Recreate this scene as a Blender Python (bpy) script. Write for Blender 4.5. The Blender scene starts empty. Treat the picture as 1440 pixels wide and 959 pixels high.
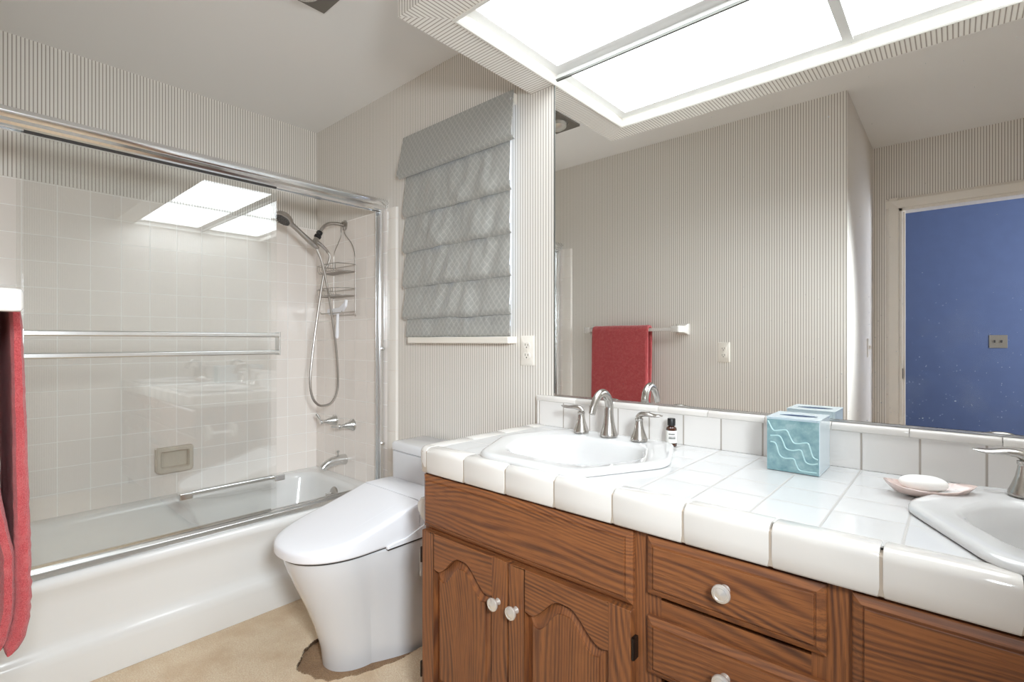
import bpy, bmesh, math, random
from mathutils import Vector, Matrix, noise as mnoise
PI = math.pi
random.seed(7)
SC = bpy.context.scene
COL = SC.collection

# ------------------------------------------------------------------ camera
cam_d = bpy.data.cameras.new('camera')
cam_d.sensor_width = 36.0
cam_d.sensor_fit = 'HORIZONTAL'
cam_d.lens = 705.0 / 1440.0 * 36.0
cam_d.clip_start = 0.02
cam = bpy.data.objects.new('camera', cam_d)
COL.objects.link(cam)
cam.location = (2.90, -1.49, 1.14)
cam.rotation_euler = (PI / 2, 0, math.atan(625 / 705.0))
SC.camera = cam

# ------------------------------------------------------------------ colour management, world, exposure
SC.view_settings.view_transform = 'Standard'
SC.view_settings.look = 'None'
SC.view_settings.exposure = 1.16
SC.view_settings.gamma = 1.0
SC.view_settings.use_curve_mapping = False
PANEL_STRENGTH = 2.9
ADDED_FILL_LIGHT = 7.2
BEDROOM_WINDOW = 17.0
cy = SC.cycles
cy.max_bounces = 14
cy.diffuse_bounces = 8
cy.glossy_bounces = 8
cy.transmission_bounces = 8
cy.transparent_max_bounces = 16
cy.sample_clamp_indirect = 6.0
cy.caustics_reflective = True
cy.caustics_refractive = False
cy.blur_glossy = 0.5
cy.use_denoising = True
cy.denoiser = 'OPENIMAGEDENOISE'

world = bpy.data.worlds.new('daylight_sky')
world.use_nodes = True
SC.world = world
bg = world.node_tree.nodes['Background']
bg.inputs['Color'].default_value = (0.62, 0.74, 1.0, 1)
bg.inputs['Strength'].default_value = 2.6

# daylight that enters the bedroom through its window (bedroom beyond the door, seen in the mirror)
ld = bpy.data.lights.new('bedroom_window_daylight', 'AREA')
ld.shape = 'RECTANGLE'; ld.size = 1.5; ld.size_y = 1.3
ld.energy = BEDROOM_WINDOW
ld.color = (0.93, 0.96, 1.0)
lo = bpy.data.objects.new('bedroom_window_daylight', ld)
COL.objects.link(lo)
lo.location = (4.66, -3.75, 1.45)
lo.rotation_euler = (0, PI / 2, 0)


# added fill light, no real lamp, beside the camera; brightens the dark tub end
ld = bpy.data.lights.new('added_fill_light', 'AREA')
ld.shape = 'DISK'; ld.size = 0.32
ld.energy = ADDED_FILL_LIGHT
ld.spread = math.radians(98)
ld.color = (0.86, 0.945, 1.0)
lo = bpy.data.objects.new('added_fill_light', ld)
COL.objects.link(lo)
lo.location = (3.30, -1.46, 1.46)
lo.rotation_euler = (Vector((0.9, -0.50, 0.75)) - lo.location).to_track_quat('-Z', 'Y').to_euler()


# ------------------------------------------------------------------ material helpers
def lin(c):
    c = c / 255.0
    return c / 12.92 if c <= 0.04045 else ((c + 0.055) / 1.055) ** 2.4


def rgb(r, g, b):
    return (lin(r), lin(g), lin(b), 1)


class NT:
    """small node-graph writer"""
    def __init__(self, name):
        self.m = bpy.data.materials.new(name)
        self.m.use_nodes = True
        self.t = self.m.node_tree
        self.bsdf = self.t.nodes['Principled BSDF']
        self.out = self.t.nodes['Material Output']

    def n(self, kind, **kw):
        nd = self.t.nodes.new(kind)
        for k, v in kw.items():
            setattr(nd, k, v)
        return nd

    def link(self, a, b):
        self.t.links.new(a, b)

    def _in(self, sock, v):
        if isinstance(v, (int, float)):
            sock.default_value = v
        elif isinstance(v, tuple):
            sock.default_value = v
        else:
            self.link(v, sock)

    def math(self, op, a, b=0.0, c=0.0, clamp=False):
        nd = self.n('ShaderNodeMath', operation=op)
        nd.use_clamp = clamp
        self._in(nd.inputs[0], a)
        self._in(nd.inputs[1], b)
        if op in ('MULTIPLY_ADD', 'SMOOTH_MIN', 'COMPARE'):
            self._in(nd.inputs[2], c)
        return nd.outputs[0]

    def mix(self, f, a, b):
        nd = self.n('ShaderNodeMix', data_type='RGBA')
        self._in(nd.inputs[0], f)
        self._in(nd.inputs[6], a)
        self._in(nd.inputs[7], b)
        return nd.outputs[2]

    def noise(self, vec, scale, detail=2.0, rough=0.5, dist=0.0):
        nd = self.n('ShaderNodeTexNoise')
        if vec is not None:
            self.link(vec, nd.inputs['Vector'])
        nd.inputs['Scale'].default_value = scale
        nd.inputs['Detail'].default_value = detail
        nd.inputs['Roughness'].default_value = rough
        nd.inputs['Distortion'].default_value = dist
        return nd.outputs['Fac']

    def ramp(self, f, stops):
        nd = self.n('ShaderNodeValToRGB')
        self.link(f, nd.inputs[0])
        el = nd.color_ramp.elements
        while len(el) < len(stops):
            el.new(0.5)
        for e, (p, c) in zip(el, stops):
            e.position = p
            e.color = c if isinstance(c, tuple) else (c, c, c, 1)
        return nd.outputs[0]

    def bump(self, h, strength=0.3, dist=0.002):
        nd = self.n('ShaderNodeBump')
        nd.inputs['Strength'].default_value = strength
        nd.inputs['Distance'].default_value = dist
        self.link(h, nd.inputs['Height'])
        self.link(nd.outputs[0], self.bsdf.inputs['Normal'])

    def set(self, **kw):
        for k, v in kw.items():
            s = self.bsdf.inputs[k.replace('_', ' ')]
            self._in(s, v)

    def pos(self):
        return self.n('ShaderNodeNewGeometry').outputs['Position']

    def objc(self):
        return self.n('ShaderNodeTexCoord').outputs['Object']

    def xyz(self, v):
        s = self.n('ShaderNodeSeparateXYZ')
        self.link(v, s.inputs[0])
        return s.outputs

    def vec(self, x, y, z):
        s = self.n('ShaderNodeCombineXYZ')
        for i, v in enumerate((x, y, z)):
            self._in(s.inputs[i], v)
        return s.outputs[0]


def plain(name, col, rough=0.5, metal=0.0, coat=0.0, bump=None, var=0.0, spec=0.5):
    w = NT(name)
    w.set(Roughness=rough, Metallic=metal, Base_Color=col)
    w.bsdf.inputs['Coat Weight'].default_value = coat
    w.bsdf.inputs['Coat Roughness'].default_value = 0.05
    w.bsdf.inputs['Specular IOR Level'].default_value = spec
    if var:
        f = w.noise(w.objc(), 9.0, 3.0)
        dark = tuple(c * (1 - var) for c in col[:3]) + (1,)
        w.set(Base_Color=w.mix(f, col, dark))
    if bump:
        w.bump(w.noise(w.objc(), bump[0], 3.0), bump[1], bump[2])
    return w.m


def wallpaper(name, flat_axis=None, pitch=0.0127):
    """vertical pin stripes; on undersides the axis is given"""
    w = NT(name)
    g = w.n('ShaderNodeNewGeometry')
    x, y, z = w.xyz(g.outputs['Position'])
    nx, ny, nz = w.xyz(g.outputs['Normal'])
    if flat_axis == 'x':
        u = x
    elif flat_axis == 'y':
        u = y
    else:
        isx = w.math('GREATER_THAN', w.math('ABSOLUTE', nx), 0.7)
        u = w.math('ADD', w.math('MULTIPLY', y, isx), w.math('MULTIPLY', x, w.math('SUBTRACT', 1.0, isx)))
    fr = w.math('FRACT', w.math('ADD', w.math('DIVIDE', u, pitch), 200.0))
    base = rgb(235, 230, 223)
    line = rgb(162, 152, 141)
    light = rgb(240, 236, 230)
    c = w.ramp(fr, [(0.0, base), (0.30, light), (0.55, base), (0.63, line), (0.80, line), (0.88, base)])
    n2 = w.noise(g.outputs['Position'], 2.2, 3.0)
    c2 = w.mix(w.math('MULTIPLY', n2, 0.10), c, rgb(200, 188, 170))
    w.set(Base_Color=c2, Roughness=0.62)
    w.bsdf.inputs['Specular IOR Level'].default_value = 0.3
    w.bump(fr, 0.08, 0.0005)
    return w.m


def tiles(name, tile, grout, pitch, off, width=0.0035, rough=0.12, axes='xyz', gcol2=None, wob=0.15):
    w = NT(name)
    g = w.n('ShaderNodeNewGeometry')
    P = w.xyz(g.outputs['Position'])
    N = w.xyz(g.outputs['Normal'])
    masks = []
    cell = []
    for i, a in enumerate('xyz'):
        q = w.math('DIVIDE', w.math('SUBTRACT', P[i], off[i]), pitch[i])
        q = w.math('ADD', q, 100.0)
        d = w.math('ABSOLUTE', w.math('SUBTRACT', w.math('FRACT', w.math('ADD', q, 0.5)), 0.5))
        d = w.math('MULTIPLY', d, pitch[i])            # metres to the nearest joint
        m = w.math('SUBTRACT', 1.0, w.math('DIVIDE', w.math('SUBTRACT', d, width * 0.35), width * 0.3), clamp=True)
        keep = w.math('LESS_THAN', w.math('ABSOLUTE', N[i]), 0.6)
        if a not in axes:
            keep = 0.0
        masks.append(w.math('MULTIPLY', m, keep))
        cell.append(w.math('FLOOR', q))
    m = w.math('MAXIMUM', w.math('MAXIMUM', masks[0], masks[1]), masks[2])
    wn = w.n('ShaderNodeTexWhiteNoise', noise_dimensions='3D')
    w.link(w.vec(*cell), wn.inputs['Vector'])
    tint = tuple(c * 0.93 for c in tile[:3]) + (1,)
    tc = w.mix(w.math('MULTIPLY', wn.outputs['Value'], 0.6), tile, tint)
    w.set(Base_Color=w.mix(m, tc, grout))
    w.set(Roughness=w.math('MULTIPLY_ADD', m, 0.7, rough))
    inv = w.math('SUBTRACT', 1.0, m)
    wb = w.noise(g.outputs['Position'], 14.0, 2.0)
    w.bump(w.math('MULTIPLY_ADD', wb, wob, inv), 0.5, 0.0012)
    return w.m


def wood(name, grain='x', seed=0.0):
    w = NT(name)
    x, y, z = w.xyz(w.n('ShaderNodeNewGeometry').outputs['Position'])
    info = w.n('ShaderNodeObjectInfo')
    r = w.math('MULTIPLY_ADD', info.outputs['Random'], 37.0, seed)
    al, ac = (x, z) if grain == 'x' else (z, x)
    v = w.vec(w.math('MULTIPLY', al, 1.3), w.math('MULTIPLY_ADD', ac, 5.5, r), w.math('MULTIPLY', y, 6.0))
    n = w.noise(v, 1.0, 1.5, 0.45)
    big = w.noise(w.vec(w.math('MULTIPLY_ADD', al, 0.9, r), w.math('MULTIPLY', ac, 3.0), 0.0), 1.0, 1.0)
    ph = w.math('ADD', w.math('MULTIPLY', ac, 560.0), w.math('ADD', w.math('MULTIPLY', n, 92.0), w.math('MULTIPLY', big, 80.0)))
    sn = w.math('MULTIPLY_ADD', w.math('SINE', ph), 0.5, 0.5)
    drk = w.math('POWER', w.math('SUBTRACT', 1.0, sn), 1.6)
    amp = w.noise(w.vec(w.math('MULTIPLY_ADD', al, 2.2, r), w.math('MULTIPLY', ac, 34.0), 0.0), 1.0, 2.0, 0.6)
    amp = w.ramp(amp, [(0.36, 0.12), (0.62, 1.0)])
    jit = w.noise(w.vec(w.math('MULTIPLY', al, 9.0), w.math('MULTIPLY_ADD', ac, 210.0, r), 0.0), 1.0, 3.0, 0.6)
    drk = w.math('MULTIPLY', w.math('MULTIPLY', drk, amp), w.math('MULTIPLY_ADD', jit, 1.5, 0.2), clamp=True)
    band = w.math('SUBTRACT', 1.0, drk, clamp=True)
    fine = w.noise(w.vec(w.math('MULTIPLY', al, 20.0), w.math('MULTIPLY_ADD', ac, 460.0, r), w.math('MULTIPLY', y, 300.0)), 1.0, 2.0)
    med = w.noise(w.vec(w.math('MULTIPLY', al, 2.5), w.math('MULTIPLY_ADD', ac, 30.0, r), y), 1.0, 2.0)
    c = w.ramp(band, [(0.0, rgb(82, 49, 33)), (0.45, rgb(112, 69, 43)), (0.8, rgb(132, 81, 46)), (1.0, rgb(146, 91, 51))])
    pores = w.ramp(fine, [(0.33, 1.0), (0.50, 0.0)])
    c = w.mix(w.math('MULTIPLY', pores, 0.55), c, rgb(92, 54, 34))
    c = w.mix(w.ramp(med, [(0.32, 0.30), (0.62, 0.0)]), c, rgb(112, 66, 42))
    w.set(Base_Color=c, Roughness=0.42)
    w.bsdf.inputs['Coat Weight'].default_value = 0.15
    w.bsdf.inputs['Coat Roughness'].default_value = 0.3
    w.bump(w.math('MULTIPLY_ADD', pores, -0.6, w.math('MULTIPLY', band, 0.4)), 0.25, 0.0006)
    return w.m


def glass_pane(name, tint=(0.980, 0.985, 0.983, 1), boost=1.0):
    w = NT(name)
    g = w.n('ShaderNodeNewGeometry')
    dp = w.n('ShaderNodeVectorMath', operation='DOT_PRODUCT')
    w.link(g.outputs['Normal'], dp.inputs[0]); w.link(g.outputs['Incoming'], dp.inputs[1])
    c = w.math('ABSOLUTE', dp.outputs['Value'])
    s = w.math('POWER', w.math('SUBTRACT', 1.0, c), 5.0)
    F = w.math('MULTIPLY_ADD', s, 0.95, 0.043 * boost, clamp=True)
    tr = w.n('ShaderNodeBsdfTransparent'); tr.inputs[0].default_value = tint
    gl = w.n('ShaderNodeBsdfGlossy'); gl.inputs['Roughness'].default_value = 0.0
    gl.inputs['Color'].default_value = (1, 1, 1, 1)
    mx = w.n('ShaderNodeMixShader')
    w.link(F, mx.inputs[0]); w.link(tr.outputs[0], mx.inputs[1]); w.link(gl.outputs[0], mx.inputs[2])
    w.link(mx.outputs[0], w.out.inputs['Surface'])
    return w.m


def emit(name, col, strength):
    w = NT(name)
    w.set(Base_Color=(0.8, 0.8, 0.8, 1), Roughness=0.4)
    w.bsdf.inputs['Emission Color'].default_value = col
    w.bsdf.inputs['Emission Strength'].default_value = strength
    return w.m


M = {}
M['paper'] = wallpaper('striped_wallpaper')
M['paper_x'] = wallpaper('striped_wallpaper_soffit_front', 'x')
M['paper_y'] = wallpaper('striped_wallpaper_soffit_side', 'y')
M['ceiling'] = plain('ceiling_paint', rgb(240, 238, 235), 0.85, bump=(60, 0.15, 0.001), spec=0.2)
M['trimpaint'] = plain('cream_gloss_paint', rgb(236, 229, 218), 0.35)
M['mould'] = plain('cream_moulding', rgb(232, 228, 221), 0.4)
M['blue'] = plain('blue_wall_paint', rgb(94, 107, 138), 0.8, var=0.15)
M['bedfloor'] = plain('bedroom_floor', rgb(120, 105, 90), 0.8)
PT = 0.1103
M['tile_tub'] = tiles('tub_wall_tiles', rgb(240, 232, 225), rgb(250, 247, 243), (PT, PT, PT), (0.438, -0.622, 1.587), 0.0032)
M['tile_counter'] = tiles('white_counter_tiles', rgb(214, 213, 212), rgb(184, 180, 176), (0.1105, 0.1105, 1.0), (2.838, -0.518, 5.3), 0.0040, 0.10)
M['tile_splash'] = tiles('backsplash_tiles', rgb(228, 224, 220), rgb(172, 163, 154), (0.1105, 1.0, 1.0), (2.838, 5.5, 5.5), 0.0042, 0.10)
M['ceramic_cream'] = plain('glazed_cream_trim', rgb(218, 213, 207), 0.12, coat=0.3)
M['grout'] = plain('grey_tan_grout', rgb(172, 158, 143), 0.9)
M['porcelain'] = plain('white_porcelain', rgb(216, 215, 214), 0.10, coat=0.4)
M['tubwhite'] = plain('tub_enamel', rgb(229, 228, 226), 0.13, coat=0.3)
M['bowlwhite'] = plain('toilet_ceramic', rgb(222, 222, 224), 0.12, coat=0.3)
M['plastic_white'] = plain('white_plastic', rgb(242, 242, 246), 0.22)
M['chrome'] = plain('chrome', (0.86, 0.87, 0.88, 1), 0.16, metal=1.0)
M['chrome_soft'] = plain('satin_chrome', (0.70, 0.70, 0.69, 1), 0.25, metal=1.0)
M['nickel'] = plain('brushed_nickel', (0.50, 0.475, 0.445, 1), 0.26, metal=1.0)
M['nickel_dark'] = plain('shower_nickel', (0.47, 0.44, 0.41, 1), 0.28, metal=1.0)
M['black'] = plain('black_plastic', rgb(28, 27, 28), 0.4)
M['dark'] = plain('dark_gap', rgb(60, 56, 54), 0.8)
M['bronze'] = plain('dark_bronze', rgb(48, 38, 32), 0.4, metal=0.6)
M['wood_h'] = wood('oak_horizontal_grain', 'x')
M['wood_v'] = wood('oak_vertical_grain', 'z')
M['wood_side'] = wood('oak_side_panel', 'z', 11.0)
M['glass'] = glass_pane('shower_glass', boost=1.35)
M['window_glass'] = glass_pane('window_glass', (0.97, 0.98, 0.98, 1))
M['plate'] = plain('almond_cover_plate', rgb(238, 232, 222), 0.3)
M['slot'] = plain('outlet_slots', rgb(70, 62, 56), 0.6)
M['brass'] = plain('switch_plate_brass', rgb(140, 130, 112), 0.4, metal=0.2)
M['panel'] = emit('light_panel', (0.875, 0.945, 1.0, 1), PANEL_STRENGTH)
M['pearl'] = plain('pearl_knob', rgb(226, 220, 212), 0.22, metal=0.55)


def mirror_mat():
    w = NT('mirror_silver')
    P = w.pos()
    x, y, z = w.xyz(P)
    gl = w.n('ShaderNodeBsdfGlossy'); gl.inputs['Roughness'].default_value = 0.0
    gl.inputs['Color'].default_value = (0.97, 0.975, 0.965, 1)
    df = w.n('ShaderNodeBsdfDiffuse'); df.inputs['Color'].default_value = (0.72, 0.76, 0.82, 1)
    def specks(scale, thr, sel):
        vo = w.n('ShaderNodeTexVoronoi'); vo.inputs['Scale'].default_value = scale
        w.link(w.vec(x, 0.0, z), vo.inputs['Vector'])
        a = w.math('LESS_THAN', vo.outputs['Distance'], thr)
        sx = w.xyz(vo.outputs['Color'])
        return w.math('MULTIPLY', a, w.math('LESS_THAN', sx[0], sel))
    low = w.math('MULTIPLY', w.math('SUBTRACT', 1.32, z), 3.2, clamp=True)
    right = w.math('MULTIPLY', w.math('SUBTRACT', x, 2.52), 4.0, clamp=True)
    zone = w.math('MULTIPLY', low, right)
    s1 = specks(170.0, 0.13, w.math('MULTIPLY_ADD', zone, 0.34, 0.010))
    s2 = specks(38.0, 0.055, w.math('MULTIPLY_ADD', zone, 0.20, 0.03))
    haze = w.math('MULTIPLY', w.ramp(w.noise(P, 9.0, 4.0), [(0.5, 0.0), (0.75, 1.0)]), w.math('MULTIPLY', zone, 0.10))
    f = w.math('ADD', w.math('MULTIPLY', w.math('MAXIMUM', s1, s2), 0.5), haze, clamp=True)
    mx = w.n('ShaderNodeMixShader')
    w.link(f, mx.inputs[0]); w.link(gl.outputs[0], mx.inputs[1]); w.link(df.outputs[0], mx.inputs[2])
    w.link(mx.outputs[0], w.out.inputs['Surface'])
    return w.m


def carpet_mat(name, a, b, c):
    w = NT(name)
    P = w.pos()
    f1 = w.noise(P, 230.0, 3.0, 0.75)
    f2 = w.noise(P, 7.0, 4.0, 0.6)
    f3 = w.noise(P, 110.0, 4.0, 0.75)
    col = w.mix(w.ramp(f1, [(0.38, 0.0), (0.62, 1.0)]), a, b)
    col = w.mix(w.ramp(f3, [(0.30, 0.35), (0.55, 0.0)]), col, c)
    col = w.mix(w.ramp(f2, [(0.42, 0.0), (0.75, 0.75)]), col, c)
    w.set(Base_Color=col, Roughness=0.95)
    w.bsdf.inputs['Specular IOR Level'].default_value = 0.1
    w.bsdf.inputs['Sheen Weight'].default_value = 0.2
    w.bump(w.math('ADD', f1, f3), 0.8, 0.006)
    return w.m


def towel_mat():
    w = NT('red_terry_towel')
    P = w.pos()
    f1 = w.noise(P, 520.0, 2.0, 0.7)
    f2 = w.noise(P, 60.0, 3.0, 0.7)
    col = w.mix(w.ramp(f1, [(0.3, 0.0), (0.7, 1.0)]), rgb(160, 50, 54), rgb(204, 94, 96))
    col = w.mix(w.math('MULTIPLY', w.ramp(f2, [(0.45, 0.0), (0.7, 1.0)]), 0.4), col, rgb(205, 112, 110))
    w.set(Base_Color=col, Roughness=0.95)
    w.bsdf.inputs['Specular IOR Level'].default_value = 0.1
    w.bsdf.inputs['Sheen Weight'].default_value = 0.35
    w.bump(w.math('ADD', f1, f2), 0.9, 0.003)
    return w.m


def shade_mat():
    w = NT('grey_lattice_fabric')
    x, y, z = w.xyz(w.pos())
    def line(s, p, wd):
        q = w.math('ADD', w.math('MULTIPLY', x, 1.0), w.math('MULTIPLY', z, s))
        fr = w.math('FRACT', w.math('ADD', w.math('DIVIDE', q, p), 50.0))
        return w.math('LESS_THAN', w.math('ABSOLUTE', w.math('SUBTRACT', fr, 0.5)), wd)
    a = w.math('MAXIMUM', line(0.85, 0.0290, 0.055), line(-0.85, 0.0290, 0.055))
    b = w.math('MAXIMUM', line(0.85, 0.0145, 0.05), line(-0.85, 0.0145, 0.05))
    m = w.math('MAXIMUM', a, w.math('MULTIPLY', b, 0.35))
    sheen = w.noise(w.pos(), 260.0, 2.0)
    base = w.mix(w.ramp(sheen, [(0.3, 0.0), (0.7, 1.0)]), rgb(150, 149, 144), rgb(172, 171, 166))
    w.set(Base_Color=w.mix(w.math('MULTIPLY', m, 0.5), base, rgb(214, 212, 205)), Roughness=0.42)
    w.bsdf.inputs['Sheen Weight'].default_value = 0.3
    tl = w.n('ShaderNodeBsdfTranslucent'); tl.inputs[0].default_value = (0.5, 0.5, 0.49, 1)
    mx = w.n('ShaderNodeMixShader'); mx.inputs[0].default_value = 0.06
    w.link(w.bsdf.outputs[0], mx.inputs[1]); w.link(tl.outputs[0], mx.inputs[2])
    w.link(mx.outputs[0], w.out.inputs['Surface'])
    return w.m


def tissue_mat():
    w = NT('turquoise_glaze')
    f = w.noise(w.objc(), 38.0, 4.0, 0.6)
    w.set(Base_Color=w.ramp(f, [(0.3, rgb(104, 142, 150)), (0.55, rgb(132, 166, 171)), (0.8, rgb(166, 192, 196))]), Roughness=0.25)
    w.bsdf.inputs['Coat Weight'].default_value = 0.4
    return w.m


M['mirror'] = mirror_mat()
M['carpet'] = carpet_mat('beige_carpet', rgb(232, 202, 164), rgb(254, 238, 212), rgb(216, 182, 142))
M['carpet_old'] = carpet_mat('brown_worn_carpet', rgb(150, 116, 82), rgb(182, 146, 106), rgb(128, 94, 64))
M['towel'] = towel_mat()
M['shade'] = shade_mat()
M['turq'] = tissue_mat()
M['paleblue'] = plain('pale_blue_glaze', rgb(206, 222, 230), 0.25, coat=0.4)
M['relief'] = plain('pale_relief_glaze', rgb(176, 210, 212), 0.25, coat=0.4)
M['amber'] = plain('amber_glass', rgb(66, 34, 20), 0.08, coat=0.5)
M['label'] = plain('white_paper_label', rgb(236, 234, 228), 0.5)
M['ink'] = plain('black_ink', rgb(40, 38, 38), 0.5)
M['shell'] = plain('pink_shell', rgb(222, 200, 192), 0.2, coat=0.5, var=0.12)
M['soap'] = plain('white_soap', rgb(248, 246, 242), 0.4)
M['heatplate'] = plain('grey_fixture_plate', rgb(122, 116, 108), 0.5, metal=0.3)
M['bulb'] = plain('reflector_bulb', rgb(214, 212, 206), 0.15, metal=0.6)


# ------------------------------------------------------------------ object helpers
def tag(o, label=None, cat=None, group=None, kind=None):
    if label: o['label'] = label
    if cat: o['category'] = cat
    if group: o['group'] = group
    if kind: o['kind'] = kind
    return o


def empty(name, loc, label, cat, group=None):
    o = bpy.data.objects.new(name, None)
    COL.objects.link(o)
    o.location = loc
    o.empty_display_size = 0.05
    return tag(o, label, cat, group)


def build(name, bm, mats, parent=None, bevel=0.0, segs=2, angle=35, smooth=True, recalc=True, loc=None):
    """link a bmesh (world coordinates) as one mesh object"""
    if recalc:
        bmesh.ops.recalc_face_normals(bm, faces=bm.faces)
    me = bpy.data.meshes.new(name)
    bm.to_mesh(me)
    bm.free()
    if not isinstance(mats, (list, tuple)):
        mats = [mats]
    for m in mats:
        me.materials.append(m)
    if smooth:
        for p in me.polygons:
            p.use_smooth = True
        me.set_sharp_from_angle(angle=math.radians(angle))
    o = bpy.data.objects.new(name, me)
    COL.objects.link(o)
    if parent is not None:
        o.parent = parent
        off = Vector((0, 0, 0))
        p = parent
        while p is not None:
            off += p.location
            p = p.parent
        me.transform(Matrix.Translation(-off))
    elif loc is not None:
        me.transform(Matrix.Translation(-Vector(loc)))
        o.location = loc
    if bevel:
        b = o.modifiers.new('bevel', 'BEVEL')
        b.width = bevel
        b.segments = segs
        b.limit_method = 'ANGLE'
        b.angle_limit = math.radians(40)
        b.harden_normals = True
    return o


def struct(o):
    o['kind'] = 'structure'
    return o


def box(bm, x0, x1, y0, y1, z0, z1, mi=0):
    vs = [bm.verts.new((x, y, z)) for x in (x0, x1) for y in (y0, y1) for z in (z0, z1)]
    for f in ((0, 1, 3, 2), (4, 6, 7, 5), (0, 4, 5, 1), (2, 3, 7, 6), (0, 2, 6, 4), (1, 5, 7, 3)):
        fc = bm.faces.new([vs[i] for i in f])
        fc.material_index = mi
    return vs


def loft(bm, rings, close=True, cap0=True, cap1=True, mi=0):
    rv = [[bm.verts.new(p) for p in r] for r in rings]
    n = len(rv[0])
    for a, b in zip(rv[:-1], rv[1:]):
        for i in range(n if close else n - 1):
            j = (i + 1) % n
            f = bm.faces.new((a[i], a[j], b[j], b[i]))
            f.material_index = mi
    if cap0: bm.faces.new(list(reversed(rv[0]))).material_index = mi
    if cap1: bm.faces.new(rv[-1]).material_index = mi
    return rv


def prism(bm, poly, axis, a, b, mi=0):
    """poly of 2D points extruded along axis between a and b"""
    def P(p, t):
        return {'x': (t, p[0], p[1]), 'y': (p[0], t, p[1]), 'z': (p[0], p[1], t)}[axis]
    return loft(bm, [[P(p, a) for p in poly], [P(p, b) for p in poly]], mi=mi)


def tube(bm, pts, rad, segs=12, caps=True, flat=None, mi=0):
    """round tube along 3D points; rad number or list; flat=(sx,sy) squashes the section"""
    pts = [Vector(p) for p in pts]
    n = len(pts)
    rs = rad if isinstance(rad, (list, tuple)) else [rad] * n
    T = []
    for i in range(n):
        a = pts[max(0, i - 1)]; b = pts[min(n - 1, i + 1)]
        T.append((b - a).normalized())
    up = Vector((0, 0, 1)) if abs(T[0].z) < 0.9 else Vector((1, 0, 0))
    nrm = (up - T[0] * up.dot(T[0])).normalized()
    rings = []
    for i in range(n):
        nrm = (nrm - T[i] * nrm.dot(T[i])).normalized()
        bi = T[i].cross(nrm)
        fx, fy = (1, 1) if flat is None else (flat[i] if isinstance(flat, list) else flat)
        rings.append([tuple(pts[i] + nrm * math.cos(2 * PI * k / segs) * rs[i] * fx + bi * math.sin(2 * PI * k / segs) * rs[i] * fy) for k in range(segs)])
    loft(bm, rings, cap0=caps, cap1=caps, mi=mi)


def lathe(bm, prof, o, d=(0, 0, 1), segs=28, mi=0):
    """prof list of (radius, distance along d) from origin o"""
    d = Vector(d).normalized()
    up = Vector((0, 0, 1)) if abs(d.z) < 0.9 else Vector((1, 0, 0))
    u = (up - d * up.dot(d)).normalized()
    v = d.cross(u)
    o = Vector(o)
    rings = []
    for r, h in prof:
        r = max(r, 1e-5)
        rings.append([tuple(o + d * h + (u * math.cos(2 * PI * k / segs) + v * math.sin(2 * PI * k / segs)) * r) for k in range(segs)])
    loft(bm, rings, mi=mi)


def smooth_path(pts, n=8):
    """Catmull-Rom through the points"""
    P = [Vector(p) for p in pts]
    P = [P[0] * 2 - P[1]] + P + [P[-1] * 2 - P[-2]]
    out = []
    for i in range(1, len(P) - 2):
        for k in range(n):
            t = k / n
            a, b, c, d = P[i - 1], P[i], P[i + 1], P[i + 2]
            out.append(0.5 * ((2 * b) + (c - a) * t + (2 * a - 5 * b + 4 * c - d) * t * t + (3 * b - a - 3 * c + d) * t ** 3))
    out.append(P[-2])
    return out


def round_poly(poly, r, k=6):
    """rounded convex polygon; same vertex count for the same corner count"""
    out = []
    n = len(poly)
    for i in range(n):
        p = Vector(poly[i]); a = Vector(poly[i - 1]); b = Vector(poly[(i + 1) % n])
        rr = r[i] if isinstance(r, (list, tuple)) else r
        da = (a - p); db = (b - p)
        la, lb = da.length, db.length
        da.normalize(); db.normalize()
        t = min(rr, la * 0.48, lb * 0.48)
        s, e = p + da * t, p + db * t
        for q in range(k + 1):
            u = q / k
            out.append(tuple((1 - u) ** 2 * s + 2 * u * (1 - u) * p + u * u * e))
    return out


def fill_plate(bm, outer, holes, z, mi=0):
    """flat horizontal plate with holes"""
    edges = []
    for loop in [outer] + holes:
        vs = [bm.verts.new((p[0], p[1], z)) for p in loop]
        for i in range(len(vs)):
            edges.append(bm.edges.new((vs[i], vs[(i + 1) % len(vs)])))
    r = bmesh.ops.triangle_fill(bm, use_beauty=True, use_dissolve=False, edges=edges)
    return r


# ------------------------------------------------------------------ the room
CZ = 2.40            # ceiling
YF = -1.525          # wall opposite the mirror
YD = -2.56           # wall with the door
XR = 3.47            # right wall
XC = 2.49            # corner where the entry recess starts
WIN = (0.965, 1.570, 1.175, 2.070)

bm = bmesh.new(); box(bm, -0.12, 0.0, YF - 0.12, 0.12, -0.05, CZ)
struct(build('wall_left', bm, M['paper']))
bm = bmesh.new()
x0, x1, z0, z1 = WIN
box(bm, 0.0, x0, 0, 0.12, -0.05, CZ); box(bm, x1, XR, 0, 0.12, -0.05, CZ)
box(bm, x0, x1, 0, 0.12, -0.05, z0); box(bm, x0, x1, 0, 0.12, z1, CZ)
struct(build('wall_back', bm, M['paper'], smooth=False))
bm = bmesh.new(); box(bm, 0.0, XC, YD - 0.1, YF, -0.05, CZ)
struct(build('wall_front', bm, M['paper']))
bm = bmesh.new(); box(bm, XR, XR + 0.1, YD - 0.1, 0.12, -0.05, CZ)
struct(build('wall_right', bm, M['paper']))
DX0, DX1, DZ = 2.627, 3.385, 1.985
bm = bmesh.new()
box(bm, XC, DX0, YD - 0.1, YD, -0.05, CZ); box(bm, DX1, XR, YD - 0.1, YD, -0.05, CZ)
box(bm, DX0, DX1, YD - 0.1, YD, DZ, CZ)
struct(build('wall_entry', bm, [M['paper']], smooth=False))
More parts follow.
